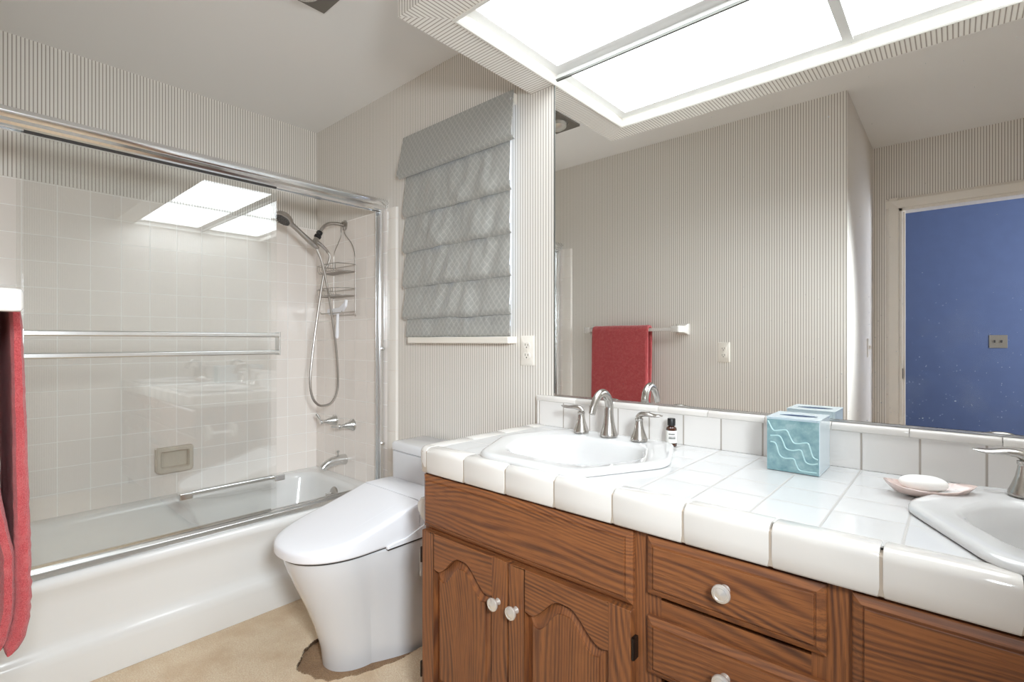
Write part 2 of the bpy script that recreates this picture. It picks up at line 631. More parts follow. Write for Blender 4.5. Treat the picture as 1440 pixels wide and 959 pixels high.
bm = bmesh.new(); box(bm, -0.12, XR + 0.1, YD - 0.1, 0.12, CZ, CZ + 0.1)
struct(build('ceiling', bm, M['ceiling']))
bm = bmesh.new(); box(bm, -0.12, XR + 0.1, YD - 0.1, 0.12, -0.11, -0.05)
struct(build('floor', bm, M['carpet_old']))

# bedroom beyond the door, seen in the mirror
bm = bmesh.new()
BY = -5.0
box(bm, 0.9, 4.75, BY - 0.1, BY, -0.05, 2.55)
struct(build('wall_bedroom_far', bm, M['blue']))
bm = bmesh.new(); box(bm, 0.8, 0.9, BY - 0.1, YD - 0.1, -0.05, 2.55)
struct(build('wall_bedroom_left', bm, M['blue']))
bm = bmesh.new()
box(bm, 4.70, 4.80, BY, -4.55, -0.05, 2.55); box(bm, 4.70, 4.80, -2.95, YD - 0.1, -0.05, 2.55)
box(bm, 4.70, 4.80, -4.55, -2.95, -0.05, 0.75); box(bm, 4.70, 4.80, -4.55, -2.95, 2.15, 2.55)
box(bm, XR + 0.1, 4.75, YD - 0.1, YD - 0.02, -0.05, 2.55)
struct(build('wall_bedroom_right', bm, M['blue'], smooth=False))
bm = bmesh.new(); box(bm, 0.8, 4.80, BY - 0.1, YD - 0.1, 2.55, 2.62)
struct(build('ceiling_bedroom', bm, M['ceiling']))
bm = bmesh.new(); box(bm, 0.8, 4.80, BY - 0.1, YD - 0.1, -0.08, -0.0)
struct(build('floor_bedroom', bm, M['bedfloor']))

# door casing, jamb
def casing_prof():
    return [(0, 0), (0.004, 0.012), (0.012, 0.016), (0.05, 0.018), (0.062, 0.010), (0.068, 0)]
bm = bmesh.new()
cw = 0.068
for s in (0, 1):
    xa = DX0 if s == 0 else DX1
    sg = -1 if s == 0 else 1
    prism(bm, [(xa + sg * a, YD + b) for a, b in casing_prof()], 'z', 0.0, DZ + cw)
prism(bm, [(YD + b, DZ + a) for a, b in casing_prof()], 'x', DX0 - cw, DX1 + cw)
box(bm, DX0, DX0 + 0.015, YD - 0.10, YD + 0.004, 0, DZ)
box(bm, DX1 - 0.015, DX1, YD - 0.10, YD + 0.004, 0, DZ)
box(bm, DX0, DX1, YD - 0.10, YD + 0.004, DZ - 0.016, DZ)
box(bm, DX0 + 0.015, DX0 + 0.028, YD - 0.06, YD - 0.035, 0, DZ - 0.016)
dr = struct(build('door_1', bm, M['trimpaint']))
bm = bmesh.new()
box(bm, DX0 + 0.0152, DX0 + 0.0172, YD - 0.033, YD + 0.0035, 0.90, 0.965)
build('strike_plate', bm, M['bronze'], dr)

# carpet: a slab with a ragged cut-out around the toilet
TX = 1.232
cut = []
for i in range(180):
    a = 2 * PI * i / 180
    rx = 0.188 + 0.010 * mnoise.noise(Vector((math.cos(a) * 3, math.sin(a) * 3, 0)))
    ry = 0.345 + 0.02 * mnoise.noise(Vector((math.cos(a) * 4, math.sin(a) * 4, 5)))
    jag = 0.007 * (random.random() - 0.5)
    px, py = TX - 0.012 + (rx + jag) * math.copysign(abs(math.cos(a)) ** 0.85, math.cos(a)), -0.335 + (ry + jag) * math.sin(a)
    cut.append((px, py))
bm = bmesh.new()
fill_plate(bm, [(0.70, YF), (2.49, YF), (2.49, YD), (3.47, YD), (3.47, 0), (0.70, 0)], [cut], 0.0)
r = bmesh.ops.extrude_face_region(bm, geom=bm.faces[:])
for v in [g for g in r['geom'] if isinstance(g, bmesh.types.BMVert)]:
    v.co.z -= 0.014
bmesh.ops.recalc_face_normals(bm, faces=bm.faces)
for f in bm.faces:
    if abs(f.normal.z) < 0.5:
        f.material_index = 1
carpet = struct(build('floor_carpet', bm, [M['carpet'], plain('carpet_backing', rgb(96, 74, 54), 0.95)], smooth=False))
bm = bmesh.new()
for i in range(180):
    for q in range(9):
        t = random.random()
        a_ = cut[i]; b_ = cut[(i + 1) % 180]
        px = a_[0] + (b_[0] - a_[0]) * t; py = a_[1] + (b_[1] - a_[1]) * t
        d = Vector((TX - px, -0.335 - py, 0)).normalized()
        px -= d.x * random.uniform(-0.002, 0.010); py -= d.y * random.uniform(-0.002, 0.010)
        h = random.uniform(0.004, 0.009)
        lx, ly = d.x * random.uniform(-0.004, 0.007) + random.uniform(-.003, .003), d.y * random.uniform(-0.004, 0.007) + random.uniform(-.003, .003)
        w2 = 0.0011
        z0_ = -0.004
        v = [bm.verts.new(c) for c in ((px - w2, py, z0_), (px + w2, py, z0_), (px, py + w2, z0_), (px + lx, py + ly, z0_ + h))]
        bm.faces.new((v[0], v[1], v[3])); bm.faces.new((v[1], v[2], v[3])); bm.faces.new((v[2], v[0], v[3]))
fr_ = build('cut_fringe', bm, M['carpet'], carpet, smooth=False)
bm = bmesh.new(); box(bm, 0.70, XR, YF, 0, -0.05, -0.0142)
box(bm, XC, XR, YD, YF, -0.05, -0.0142)
struct(build('floor_underlay', bm, M['carpet_old']))

# soffit with the light opening
SX0, SY0, SZ = 1.680, -0.615, 2.086
OX0, OX1, OY0, OY1 = 1.795, 3.42, -0.500, -0.004
bm = bmesh.new()
box(bm, SX0, SX0 + 0.02, SY0, 0, SZ + 0.001, CZ)
box(bm, SX0 + 0.02, XR, SY0, SY0 + 0.02, SZ + 0.001, CZ)
def quad(pts, mi):
    f = bm.faces.new([bm.verts.new(p) for p in pts]); f.material_index = mi
quad([(SX0, SY0, SZ), (SX0, 0, SZ), (OX0, 0, SZ), (OX0, OY0, SZ)], 2)
quad([(SX0, SY0, SZ), (OX0, OY0, SZ), (XR, OY0, SZ), (XR, SY0, SZ)], 1)
sof = struct(build('wall_soffit', bm, [M['paper'], M['paper_x'], M['paper_y']], smooth=False, recalc=False))

# recessed light: moulding, frame, two diffusers
fx = empty('recessed_light_box', ((OX0 + XR) / 2, -0.25, SZ),
           'large recessed ceiling light box with glowing white diffusers over the vanity and mirror', 'ceiling light')
bm = bmesh.new()
def ring_mould(bm, x0, x1, y0, y1, prof):
    """mitred moulding around a rectangle; prof = (inset, z)"""
    rings = []
    for ins, z in prof:
        rings.append([(x0 + ins, y0 + ins, z), (x1 - ins, y0 + ins, z), (x1 - ins, y1 - ins, z), (x0 + ins, y1 - ins, z)])
    loft(bm, rings, cap0=False, cap1=False)
ring_mould(bm, OX0, XR - 0.002, OY0, 0.012, [(-0.004, SZ - 0.001), (-0.004, SZ - 0.006), (0.004, SZ - 0.008), (0.009, SZ - 0.004), (0.010, SZ + 0.006), (0.006, SZ + 0.012), (0.006, SZ + 0.026), (0.012, SZ + 0.034)])
build('moulding', bm, M['mould'], fx)
bm = bmesh.new()
ring_mould(bm, OX0, XR - 0.002, OY0, OY1, [(0.0, SZ + 0.030), (0.020, SZ + 0.031), (0.036, SZ + 0.038), (0.036, SZ + 0.055), (0.0, SZ + 0.055)])
DVX = 2.637
box(bm, OX0 + 0.004, XR - 0.004, -0.0040, -0.0006, SZ + 0.0125, SZ + 0.031)
box(bm, DVX - 0.014, DVX + 0.014, OY0 + 0.03, OY1 - 0.03, SZ + 0.028, SZ + 0.044)
build('frame', bm, plain('white_enamel_frame', rgb(222, 221, 218), 0.35), fx)
for xa, xb in ((OX0 + 0.02, DVX), (DVX, XR - 0.02)):
    bm = bmesh.new()
    box(bm, xa, xb, OY0 + 0.02, OY1 - 0.02, SZ + 0.040, SZ + 0.046)
    build('diffuser', bm, M['panel'], fx)

# ceiling heat lamp
hl = empty('heat_lamp', (1.18, -0.75, CZ), 'grey ceiling heat lamp tray with silver reflector bulbs', 'heat lamp')
bm = bmesh.new()
hx0, hx1, hy0, hy1 = 1.095, 1.262, -0.965, -0.535
fo = [(hx0, hy0), (hx1, hy0), (hx1, hy1), (hx0, hy1)]
hs = [[(1.18 + 0.062 * math.cos(2 * PI * k / 32), yy + 0.062 * math.sin(2 * PI * k / 32)) for k in range(32)] for yy in (-0.855, -0.655)]
fill_plate(bm, fo, hs, CZ - 0.012)
loft(bm, [[(p[0], p[1], CZ) for p in fo], [(p[0], p[1], CZ - 0.012) for p in fo]], cap0=False, cap1=False)
for h in hs:
    loft(bm, [[(p[0], p[1], CZ - 0.012) for p in h], [(p[0], p[1], CZ - 0.001) for p in h]], cap0=False, cap1=False)
build('tray', bm, M['heatplate'], hl)
for yy in (-0.855, -0.655):
    bm = bmesh.new()
    lathe(bm, [(0.05, 0.001), (0.058, -0.010), (0.054, -0.028), (0.035, -0.042), (0.0, -0.048)], (1.18, yy, CZ - 0.002))
    build('bulb', bm, M['bulb'], hl)

# ------------------------------------------------------------------ window behind the shade
x0, x1, z0, z1 = WIN
bm = bmesh.new()
for a in ((x0, x0 + 0.03, z0, z1), (x1 - 0.03, x1, z0, z1), (x0, x1, z0, z0 + 0.03), (x0, x1, z1 - 0.03, z1), ((x0 + x1) / 2 - 0.012, (x0 + x1) / 2 + 0.012, z0, z1)):
    box(bm, a[0], a[1], 0.07, 0.10, a[2], a[3])
wn = struct(build('window_1', bm, M['trimpaint'], bevel=0.003))
bm = bmesh.new(); box(bm, x0 + 0.01, x1 - 0.01, 0.083, 0.087, z0 + 0.01, z1 - 0.01)
build('pane', bm, M['window_glass'], wn)
bm = bmesh.new(); box(bm, 0.966, 1.604, -0.052, 0.07, z0 - 0.045, z0 - 0.018)
build('sill', bm, M['trimpaint'], wn, bevel=0.004)

# ------------------------------------------------------------------ tub tiles on three walls
TT = 1.812           # top of tile
bm = bmesh.new(); box(bm, 0.0, 0.006, YF, 0, 0.375, TT)
struct(build('wall_left_tile', bm, M['tile_tub']))
def bull(bm, yw, sg):
    """bull-nose column of tile at the outer edge"""
    prof = [(0.745, yw), (0.745, yw + sg * 0.010), (0.765, yw + sg * 0.014), (0.795, yw + sg * 0.014), (0.815, yw + sg * 0.009), (0.822, yw + sg * 0.0)]
    prism(bm, prof, 'z', 0.001, TT - 0.004)
for nm, yw, sg in (('wall_back_tile', 0.0, -1), ('wall_front_tile', YF, 1)):
    bm = bmesh.new()
    ya, yb = sorted((yw, yw + sg * 0.007))
    box(bm, 0.006, 0.75, ya, yb, 0.375, TT)
    box(bm, 0.741, 0.75, ya, yb, 0.0, 0.375)
    t = struct(build(nm, bm, M['tile_tub']))
    bm = bmesh.new(); bull(bm, yw, sg)
    t2 = build('bullnose_edge', bm, tiles('bullnose_' + nm, rgb(236, 230, 222), rgb(226, 216, 206), (9, 9, 0.152), (4, 4, 1.60), 0.003, axes='z') , t)

# ------------------------------------------------------------------ bathtub
tub = empty('bathtub', (0.37, -0.76, 0), 'white enamelled alcove bathtub behind sliding glass doors', 'bathtub')
RIM = 0.385
def rrect(x0, x1, y0, y1, r, z):
    return [(p[0], p[1], z) for p in round_poly([(x0, y0), (x1, y0), (x1, y1), (x0, y1)], r, 8)]
bm = bmesh.new()
ya, yb = YF + 0.0085, -0.0085
rings = [rrect(0.0075, 0.70, ya, yb, 0.004, RIM - 0.02),
         rrect(0.0075, 0.70, ya, yb, 0.004, RIM),
         rrect(0.060, 0.640, ya + 0.10, yb - 0.060, 0.13, RIM),
         rrect(0.070, 0.630, ya + 0.115, yb - 0.070, 0.13, RIM - 0.006),
         rrect(0.077, 0.622, ya + 0.13, yb - 0.077, 0.13, RIM - 0.03),
         rrect(0.100, 0.600, ya + 0.26, yb - 0.105, 0.14, 0.14),
         rrect(0.125, 0.575, ya + 0.33, yb - 0.135, 0.14, 0.085),
         rrect(0.19, 0.51, ya + 0.42, yb - 0.20, 0.12, 0.065)]
loft(bm, rings, cap0=False)
# apron profile (x,z) along y
ap = [(0.55, RIM - 0.03), (0.66, RIM - 0.004), (0.70, RIM + 0.0005), (0.728, RIM - 0.003), (0.739, RIM - 0.012), (0.741, RIM - 0.026), (0.737, RIM - 0.042),
      (0.727, RIM - 0.060), (0.718, RIM - 0.10), (0.712, 0.20), (0.710, 0.168), (0.714, 0.150), (0.724, 0.135), (0.730, 0.125), (0.732, 0.10), (0.732, 0.001), (0.70, 0.001), (0.70, 0.30)]
prism(bm, ap, 'y', ya, yb)
build('tub_body', bm, M['tubwhite'], tub, angle=50)
bm = bmesh.new()
oc = (0.37, yb - 0.083, 0.312)
od = Vector((0, -1, 0.13)).normalized()
lathe(bm, [(0.0, -0.004), (0.036, -0.004), (0.037, 0.004), (0.033, 0.009), (0.024, 0.011), (0.0, 0.012)], oc, od)
lathe(bm, [(0.004, 0.01), (0.004, 0.035), (0.006, 0.037), (0.006, 0.042), (0.0, 0.043)], (oc[0] - 0.01, oc[1], oc[2] + 0.004), Vector((-0.5, -1, -0.25)))
build('overflow_plate', bm, M['nickel_dark'], tub)
bm = bmesh.new()
lathe(bm, [(0.0, 0), (0.03, 0.0), (0.03, 0.004), (0.022, 0.006), (0.0, 0.004)], (0.36, yb - 0.33, 0.0655))
build('drain', bm, M['chrome_soft'], tub)

# ------------------------------------------------------------------ sliding shower doors
sd = empty('sliding_shower_door', (0.70, -0.76, RIM), 'chrome framed pair of sliding clear glass doors standing on the bathtub rim', 'shower door')
YA, YB = YF + 0.009, -0.009
bm = bmesh.new()
hp = [(0.668, 1.803), (0.672, 1.800), (0.686, 1.800), (0.686, 1.812), (0.708, 1.812), (0.708, 1.800), (0.722, 1.800), (0.730, 1.804), (0.736, 1.812), (0.732, 1.824),
      (0.739, 1.832), (0.742, 1.842), (0.738, 1.852), (0.726, 1.860), (0.700, 1.862), (0.676, 1.858), (0.668, 1.850)]
prism(bm, hp, 'y', YF + 0.001, -0.001)
build('header_rail', bm, M['chrome'], sd, angle=25)
bm = bmesh.new()
bp = [(0.668, RIM + 0.001), (0.668, RIM + 0.012), (0.674, RIM + 0.024), (0.680, RIM + 0.024), (0.683, RIM + 0.014), (0.690, RIM + 0.012), (0.694, RIM + 0.022), (0.700, RIM + 0.022), (0.703, RIM + 0.012),
      (0.716, RIM + 0.014), (0.728, RIM + 0.006), (0.732, RIM + 0.001)]
prism(bm, bp, 'y', YA, YB)
build('bottom_track', bm, M['chrome_soft'], sd, angle=25)
for y0, y1 in ((YB - 0.026, YB), (YA, YA + 0.026)):
    bm = bmesh.new()
    box(bm, 0.674, 0.680, y0, y1, RIM + 0.02, 1.803); box(bm, 0.716, 0.724, y0, y1, RIM + 0.02, 1.803)
    yc = y1 - 0.006 if y1 == YB else y0
    box(bm, 0.680, 0.716, yc, yc + 0.006, RIM + 0.02, 1.803)
    jb = build('jamb', bm, M['chrome'], sd, bevel=0.0015)
    if y1 == YB:
        for zz in (1.10, 0.62):
            bm = bmesh.new()
            lathe(bm, [(0, 0), (0.009, 0), (0.009, 0.006), (0.006, 0.010), (0, 0.011)], (0.7242, -0.022, zz), (1, 0, 0), 14)
            build('bumper', bm, M['chrome_soft'], jb)
# outer panel
bm = bmesh.new(); box(bm, 0.7075, 0.7135, -1.330, -0.548, RIM + 0.024, 1.812)
p1 = build('glass_panel', bm, M['glass'], sd, smooth=False); p1['label'] = 'outer sliding glass panel with double bar'
bm = bmesh.new()
for zz in (1.165, 1.093):
    prism(bm, [(0.744, zz - 0.009), (0.752, zz - 0.009), (0.756, zz - 0.006), (0.756, zz + 0.006), (0.752, zz + 0.009), (0.744, zz + 0.009)], 'y', -1.333, -0.552)
for yy in (-1.338, -0.556):
    box(bm, 0.7140, 0.7570, yy, yy + 0.006, 1.080, 1.178)
build('towel_bar', bm, M['chrome'], p1, bevel=0.001)
bm = bmesh.new(); box(bm, 0.7063, 0.7147, -1.329, -0.549, 1.795, 1.8015)
build('hanger_rail', bm, M['dark'], p1)
# inner panel
bm = bmesh.new(); box(bm, 0.6875, 0.6935, -1.345, -0.563, RIM + 0.024, 1.812)
p2 = build('glass_panel', bm, M['glass'], sd, smooth=False); p2['label'] = 'inner sliding glass panel with short grab bar'
bm = bmesh.new()
xa, zb = 0.650, 0.542
tube(bm, [(xa, -0.880, zb), (xa, -0.540, zb)], 0.0105, 14)
for yy in (-0.90, -0.545):
    box(bm, 0.640, 0.6870, yy, yy + 0.045, zb - 0.013, zb + 0.013)
build('grab_bar', bm, M['chrome'], p2, bevel=0.004)
bm = bmesh.new(); box(bm, 0.6863, 0.6947, -1.344, -0.564, RIM + 0.0245, RIM + 0.034)
build('bottom_seal', bm, M['chrome_soft'], p2)

# ------------------------------------------------------------------ ceramic soap dish on the tiled wall
cd = empty('ceramic_soap_dish', (0.0062, -0.745, 0.56), 'almond ceramic soap dish fixed to the tiled wall above the tub', 'soap dish')
bm = bmesh.new()
yo0, yo1, zo0, zo1 = -0.825, -0.668, 0.497, 0.622
def rr(y0, y1, z0, z1, r, x):
    return [(x, p[0], p[1]) for p in round_poly([(y0, z0), (y1, z0), (y1, z1), (y0, z1)], r, 6)]
loft(bm, [rr(yo0, yo1, zo0, zo1, [0.02, 0.02, 0.006, 0.006], 0.0062), rr(yo0, yo1, zo0, zo1, [0.026, 0.02, 0.008, 0.008], 0.036),
          rr(yo0 + .005, yo1 - .005, zo0 + .005, zo1 - .005, [0.024, 0.018, 0.008, 0.008], 0.042),
          rr(yo0 + .017, yo1 - .017, zo0 + .022, zo1 - .017, [0.016, 0.010, 0.005, 0.005], 0.042),
          rr(yo0 + .021, yo1 - .021, zo0 + .026, zo1 - .021, [0.012, 0.008, 0.004, 0.004], 0.037),
          rr(yo0 + .023, yo1 - .023, zo0 + .028, zo1 - .023, [0.012, 0.008, 0.004, 0.004], 0.012)])
build('dish', bm, plain('almond_ceramic', rgb(206, 198, 184), 0.2, coat=0.3), cd)

# ------------------------------------------------------------------ tub spout and valve handles
YW = -0.0072
sp = empty('tub_spout', (0.335, YW, 0.475), 'chrome tub spout with diverter knob on the tiled wall', 'faucet')
bm = bmesh.new()
pts = smooth_path([(0.335, YW, 0.478), (0.335, -0.05, 0.480), (0.335, -0.09, 0.476), (0.335, -0.122, 0.466), (0.335, -0.142, 0.448)], 6)
tube(bm, pts, [0.029 - 0.009 * (i / (len(pts) - 1)) for i in range(len(pts))], 20)
build('spout', bm, M['chrome_soft'], sp)
bm = bmesh.new()
lathe(bm, [(0.004, 0), (0.004, 0.016), (0.009, 0.018), (0.010, 0.024), (0.006, 0.028), (0, 0.028)], (0.335, -0.05, 0.506))
build('diverter_knob', bm, M['chrome_soft'], sp)
def valve(x, z, ang, label):
    v = empty('tub_valve', (x, YW, z), label, 'faucet handle', 'tub valve handles')
    bm = bmesh.new()
    lathe(bm, [(0.0, 0), (0.033, 0.0), (0.033, 0.004), (0.028, 0.010), (0.024, 0.020), (0.017, 0.038), (0.011, 0.055), (0.009, 0.075), (0.0, 0.076)], (x, YW, z), (0, -1, 0))
    build('escutcheon', bm, M['chrome_soft'], v)
    bm = bmesh.new()
    lathe(bm, [(0, 0.0), (0.012, 0.002), (0.014, 0.010), (0.011, 0.018), (0, 0.020)], (x, YW - 0.072, z), (0, -1, 0))
    dx, dz = math.cos(ang), math.sin(ang)
    c = Vector((x, YW - 0.082, z))
    d = Vector((dx, -0.25, dz)).normalized()
    pts = [c, c + d * 0.018, c + d * 0.035, c + d * 0.052, c + d * 0.058]
    tube(bm, pts, [0.006, 0.0055, 0.0075, 0.0085, 0.004], 12)
    build('lever', bm, M['chrome_soft'], v)
    return v
valve(0.225, 0.684, math.radians(125), 'chrome tub valve handle nearer the inner corner, lever tilted up')
valve(0.418, 0.680, math.radians(183), 'chrome tub valve handle nearer the chrome door frame')

# ------------------------------------------------------------------ hand shower
hs_ = empty('hand_shower', (0.33, YW, 1.786), 'brushed nickel hand shower with looping metal hose on wall arm', 'shower head')
bm = bmesh.new()
lathe(bm, [(0.0, 0), (0.030, 0.0), (0.030, 0.003), (0.022, 0.008), (0.013, 0.011), (0, 0.012)], (0.33, YW, 1.788), (0, -1, 0))
build('flange', bm, M['nickel_dark'], hs_)
bm = bmesh.new()
tube(bm, smooth_path([(0.33, YW - 0.005, 1.788), (0.33, -0.06, 1.790), (0.33, -0.11, 1.778), (0.33, -0.140, 1.750), (0.33, -0.156, 1.722)], 6), 0.0095, 14)
build('arm', bm, M['nickel_dark'], hs_)
bm = bmesh.new()
ax = Vector((0, -0.45, -0.9)).normalized()
lathe(bm, [(0, -0.004), (0.015, -0.002), (0.017, 0.010), (0.013, 0.018), (0.018, 0.024), (0.018, 0.036), (0, 0.040)], (0.33, -0.153, 1.728), ax, 18)
hb = build('swivel_nut', bm, M['black'], hs_)
bm = bmesh.new()
lathe(bm, [(0, 0), (0.013, 0.0), (0.014, 0.024), (0.016, 0.036), (0, 0.04)], (0.33, -0.171, 1.692), ax, 18)
tube(bm, [(0.33, -0.178, 1.676), (0.332, -0.150, 1.660), (0.332, -0.118, 1.636), (0.332, -0.108, 1.622)], [0.010, 0.010, 0.0085, 0.008], 12)
build('bracket', bm, M['nickel_dark'], hs_)
bm = bmesh.new()
A = Vector((0.33, -0.182, 1.648)); B = Vector((0.33, -0.306, 1.742))
dr_ = (B - A).normalized()
tube(bm, [A - dr_ * 0.022, A, A + dr_ * 0.05, A + dr_ * 0.10, B, B + dr_ * 0.02], [0.011, 0.015, 0.014, 0.0125, 0.013, 0.018], 16)
build('handle', bm, M['nickel_dark'], hs_)
bm = bmesh.new()
hc = B + dr_ * 0.048
fd = Vector((0.10, -0.55, -0.83)).normalized()
lathe(bm, [(0, -0.020), (0.024, -0.018), (0.042, -0.006), (0.047, 0.008), (0.045, 0.016), (0.040, 0.018), (0.0, 0.018)], hc, fd, 30)
hd = build('head', bm, M['nickel_dark'], hs_)
bm = bmesh.new()
lathe(bm, [(0, 0.0175), (0.038, 0.0175), (0.037, 0.021), (0, 0.022)], hc, fd, 30)
u_ = fd.cross(Vector((1, 0, 0))).normalized(); v_ = fd.cross(u_)
for rr_, k in ((0.012, 6), (0.023, 12), (0.032, 16)):
    for i in range(k):
        a = 2 * PI * i / k
        lathe(bm, [(0.0022, 0.021), (0.0022, 0.0245), (0, 0.025)], hc + (u_ * math.cos(a) + v_ * math.sin(a)) * rr_, fd, 8)
build('spray_face', bm, plain('dark_grey_nozzles', rgb(86, 82, 78), 0.5), hd)
bm = bmesh.new()
hose = smooth_path([(0.332, -0.108, 1.625), (0.334, -0.098, 1.60), (0.334, -0.108, 1.56), (0.332, -0.132, 1.50), (0.332, -0.165, 1.30), (0.332, -0.193, 1.10), (0.332, -0.209, 0.93), (0.332, -0.196, 0.84),
                    (0.332, -0.165, 0.798), (0.332, -0.128, 0.789), (0.332, -0.088, 0.802), (0.332, -0.058, 0.85), (0.333, -0.050, 0.93), (0.335, -0.062, 1.10), (0.338, -0.095, 1.32), (0.340, -0.130, 1.50), (0.338, -0.152, 1.58), (0.333, -0.172, 1.630), (0.33, -0.180, 1.645)], 10)
n_ = len(hose)
tube(bm, hose, [0.0062 + 0.0006 * (i % 2) for i in range(n_)], 10)
build('hose', bm, M['nickel_dark'], hs_)

# ------------------------------------------------------------------ wire caddy hung on the shower arm
ca = empty('shower_caddy', (0.35, -0.03, 1.80), 'wire shower caddy with two shelves hung from the shower arm', 'caddy')
WR = 0.0024
bm = bmesh.new()
yc = -0.022
tube(bm, smooth_path([(0.318, yc, 1.795), (0.330, yc, 1.806), (0.345, yc, 1.800), (0.350, yc, 1.765), (0.362, yc, 1.730), (0.420, yc, 1.680), (0.452, yc, 1.630), (0.462, yc, 1.56), (0.464, yc, 1.30), (0.452, yc, 1.285), (0.25, yc, 1.285), (0.236, yc, 1.30), (0.236, yc, 1.56), (0.243, yc, 1.640), (0.285, yc, 1.690), (0.318, yc, 1.735), (0.316, yc, 1.775), (0.318, yc, 1.795)], 6), WR, 8)
build('frame', bm, M['nickel_dark'], ca)
for z in (1.515, 1.385):
    bm = bmesh.new()
    for zz, dep in ((z + 0.038, 0.105), (z, 0.100)):
        tube(bm, smooth_path([(0.236, yc, zz), (0.236, yc - dep * 0.8, zz), (0.262, yc - dep, zz), (0.35, yc - dep - 0.010, zz), (0.438, yc - dep, zz), (0.464, yc - dep * 0.8, zz), (0.464, yc, zz), (0.35, yc, zz), (0.236, yc, zz)], 5), WR, 7)
    for k in range(9):
        x = 0.255 + k * 0.0238
        tube(bm, smooth_path([(x, yc, z), (x, yc - 0.05, z - 0.002), (x, yc - 0.10, z), (x, yc - 0.108, z + 0.038)], 3), 0.0016, 6)
    build('shelf', bm, M['nickel_dark'], ca)
bm = bmesh.new()
for k in (0.236, 0.464):
    tube(bm, [(k, yc, 1.30), (k, yc - 0.075, 1.290), (k, yc - 0.08, 1.30)], WR, 7)
tube(bm, [(0.236, yc - 0.078, 1.292), (0.464, yc - 0.078, 1.292)], WR, 7)
build('lower_hooks', bm, M['nickel_dark'], ca)
# white squeegee hanging on the caddy
sq = empty('squeegee', (0.40, -0.07, 1.30), 'white plastic squeegee hanging from the bottom of the wire caddy', 'squeegee')
bm = bmesh.new()
bpts = [(0.275, 1.318), (0.33, 1.318), (0.40, 1.322), (0.448, 1.345), (0.462, 1.362), (0.468, 1.355), (0.462, 1.325), (0.43, 1.300), (0.37, 1.285), (0.30, 1.282), (0.272, 1.292)]
prism(bm, bpts, 'y', -0.082, -0.068)
build('blade', bm, M['plastic_white'], sq, bevel=0.002)
bm = bmesh.new()
tube(bm, [(0.375, -0.074, 1.295), (0.368, -0.072, 1.24), (0.36, -0.070, 1.165), (0.359, -0.070, 1.155)], [0.008, 0.0075, 0.010, 0.006], 12)
build('handle', bm, M['plastic_white'], sq)

# ------------------------------------------------------------------ roman shade
rs = empty('roman_shade', (1.25, -0.02, 2.12), 'grey lattice fabric roman shade in stacked folds over the window', 'blind')
bm = bmesh.new(); box(bm, 0.915, 1.608, -0.0215, -0.001, 2.070, 2.110)
build('headrail', bm, M['trimpaint'], rs, bevel=0.002)
def tier(name, xa, xb, zt, zb, bulge, seed, flatness=1.0):
    bm = bmesh.new()
    NX, NZ = 64, 16
    def P(i, j, off):
        s = i / NX; t = j / NZ
        x = xa + (xb - xa) * s
        z = zt + (zb - zt) * t
        x += bulge * 0.62 * t * (1 if s > 0.5 else -0.25) * abs(2 * s - 1) ** 3
        w = mnoise.noise(Vector((x * 8 + z * 3 + seed, t * 1.3, seed))) * 0.7 + mnoise.noise(Vector((x * 19 - z * 4 + seed, t * 1.6, 3.1))) * 0.75 + mnoise.noise(Vector((x * 40 + seed, t * 3, 1.1))) * 0.25
        if t < 0.93:
            y = -0.024 - bulge * (t / 0.93) ** 1.1
        else:
            y = -0.024 - bulge * (1 - 0.5 * (t - 0.93) / 0.07)
        y += -0.020 * flatness * w * math.sin(min(1, t * 1.1) * PI * 0.8) * min(1, 6 * s, 6 * (1 - s))
        z += 0.004 * flatness * mnoise.noise(Vector((x * 7, seed, 1))) * t
        return (x, y + off, z)
    g = [[bm.verts.new(P(i, j, 0)) for i in range(NX + 1)] for j in range(NZ + 1)]
    h = [[bm.verts.new(P(i, j, 0.0035)) for i in range(NX + 1)] for j in range(NZ + 1)]
    for j in range(NZ):
        for i in range(NX):
            bm.faces.new((g[j][i], g[j][i + 1], g[j + 1][i + 1], g[j + 1][i]))
            bm.faces.new((h[j][i], h[j + 1][i], h[j + 1][i + 1], h[j][i + 1]))
    for j in range(NZ):
        bm.faces.new((g[j][0], g[j + 1][0], h[j + 1][0], h[j][0]))
        bm.faces.new((g[j][NX], h[j][NX], h[j + 1][NX], g[j + 1][NX]))
    for i in range(NX):
        bm.faces.new((g[0][i], h[0][i], h[0][i + 1], g[0][i + 1]))
        bm.faces.new((g[NZ][i], g[NZ][i + 1], h[NZ][i + 1], h[NZ][i]))
    return build(name, bm, M['shade'], rs, angle=60)
tier('valance', 0.897, 1.606, 2.122, 1.918, 0.038, 1.0, 0.12)
zb = [1.918, 1.728, 1.560, 1.394, 1.243]
for k in range(4):
    tier('fold', 0.926, 1.592, zb[k] + 0.045, zb[k + 1], 0.026, 5.3 * k + 2, 1.0)
tier('bottom_hem', 0.936, 1.590, 1.285, 1.158, 0.014, 31.0, 0.6)
bm = bmesh.new()
tube(bm, [(1.598, -0.03, 2.09), (1.598, -0.03, 1.30)], 0.0016, 6)
build('cord', bm, M['plastic_white'], rs)

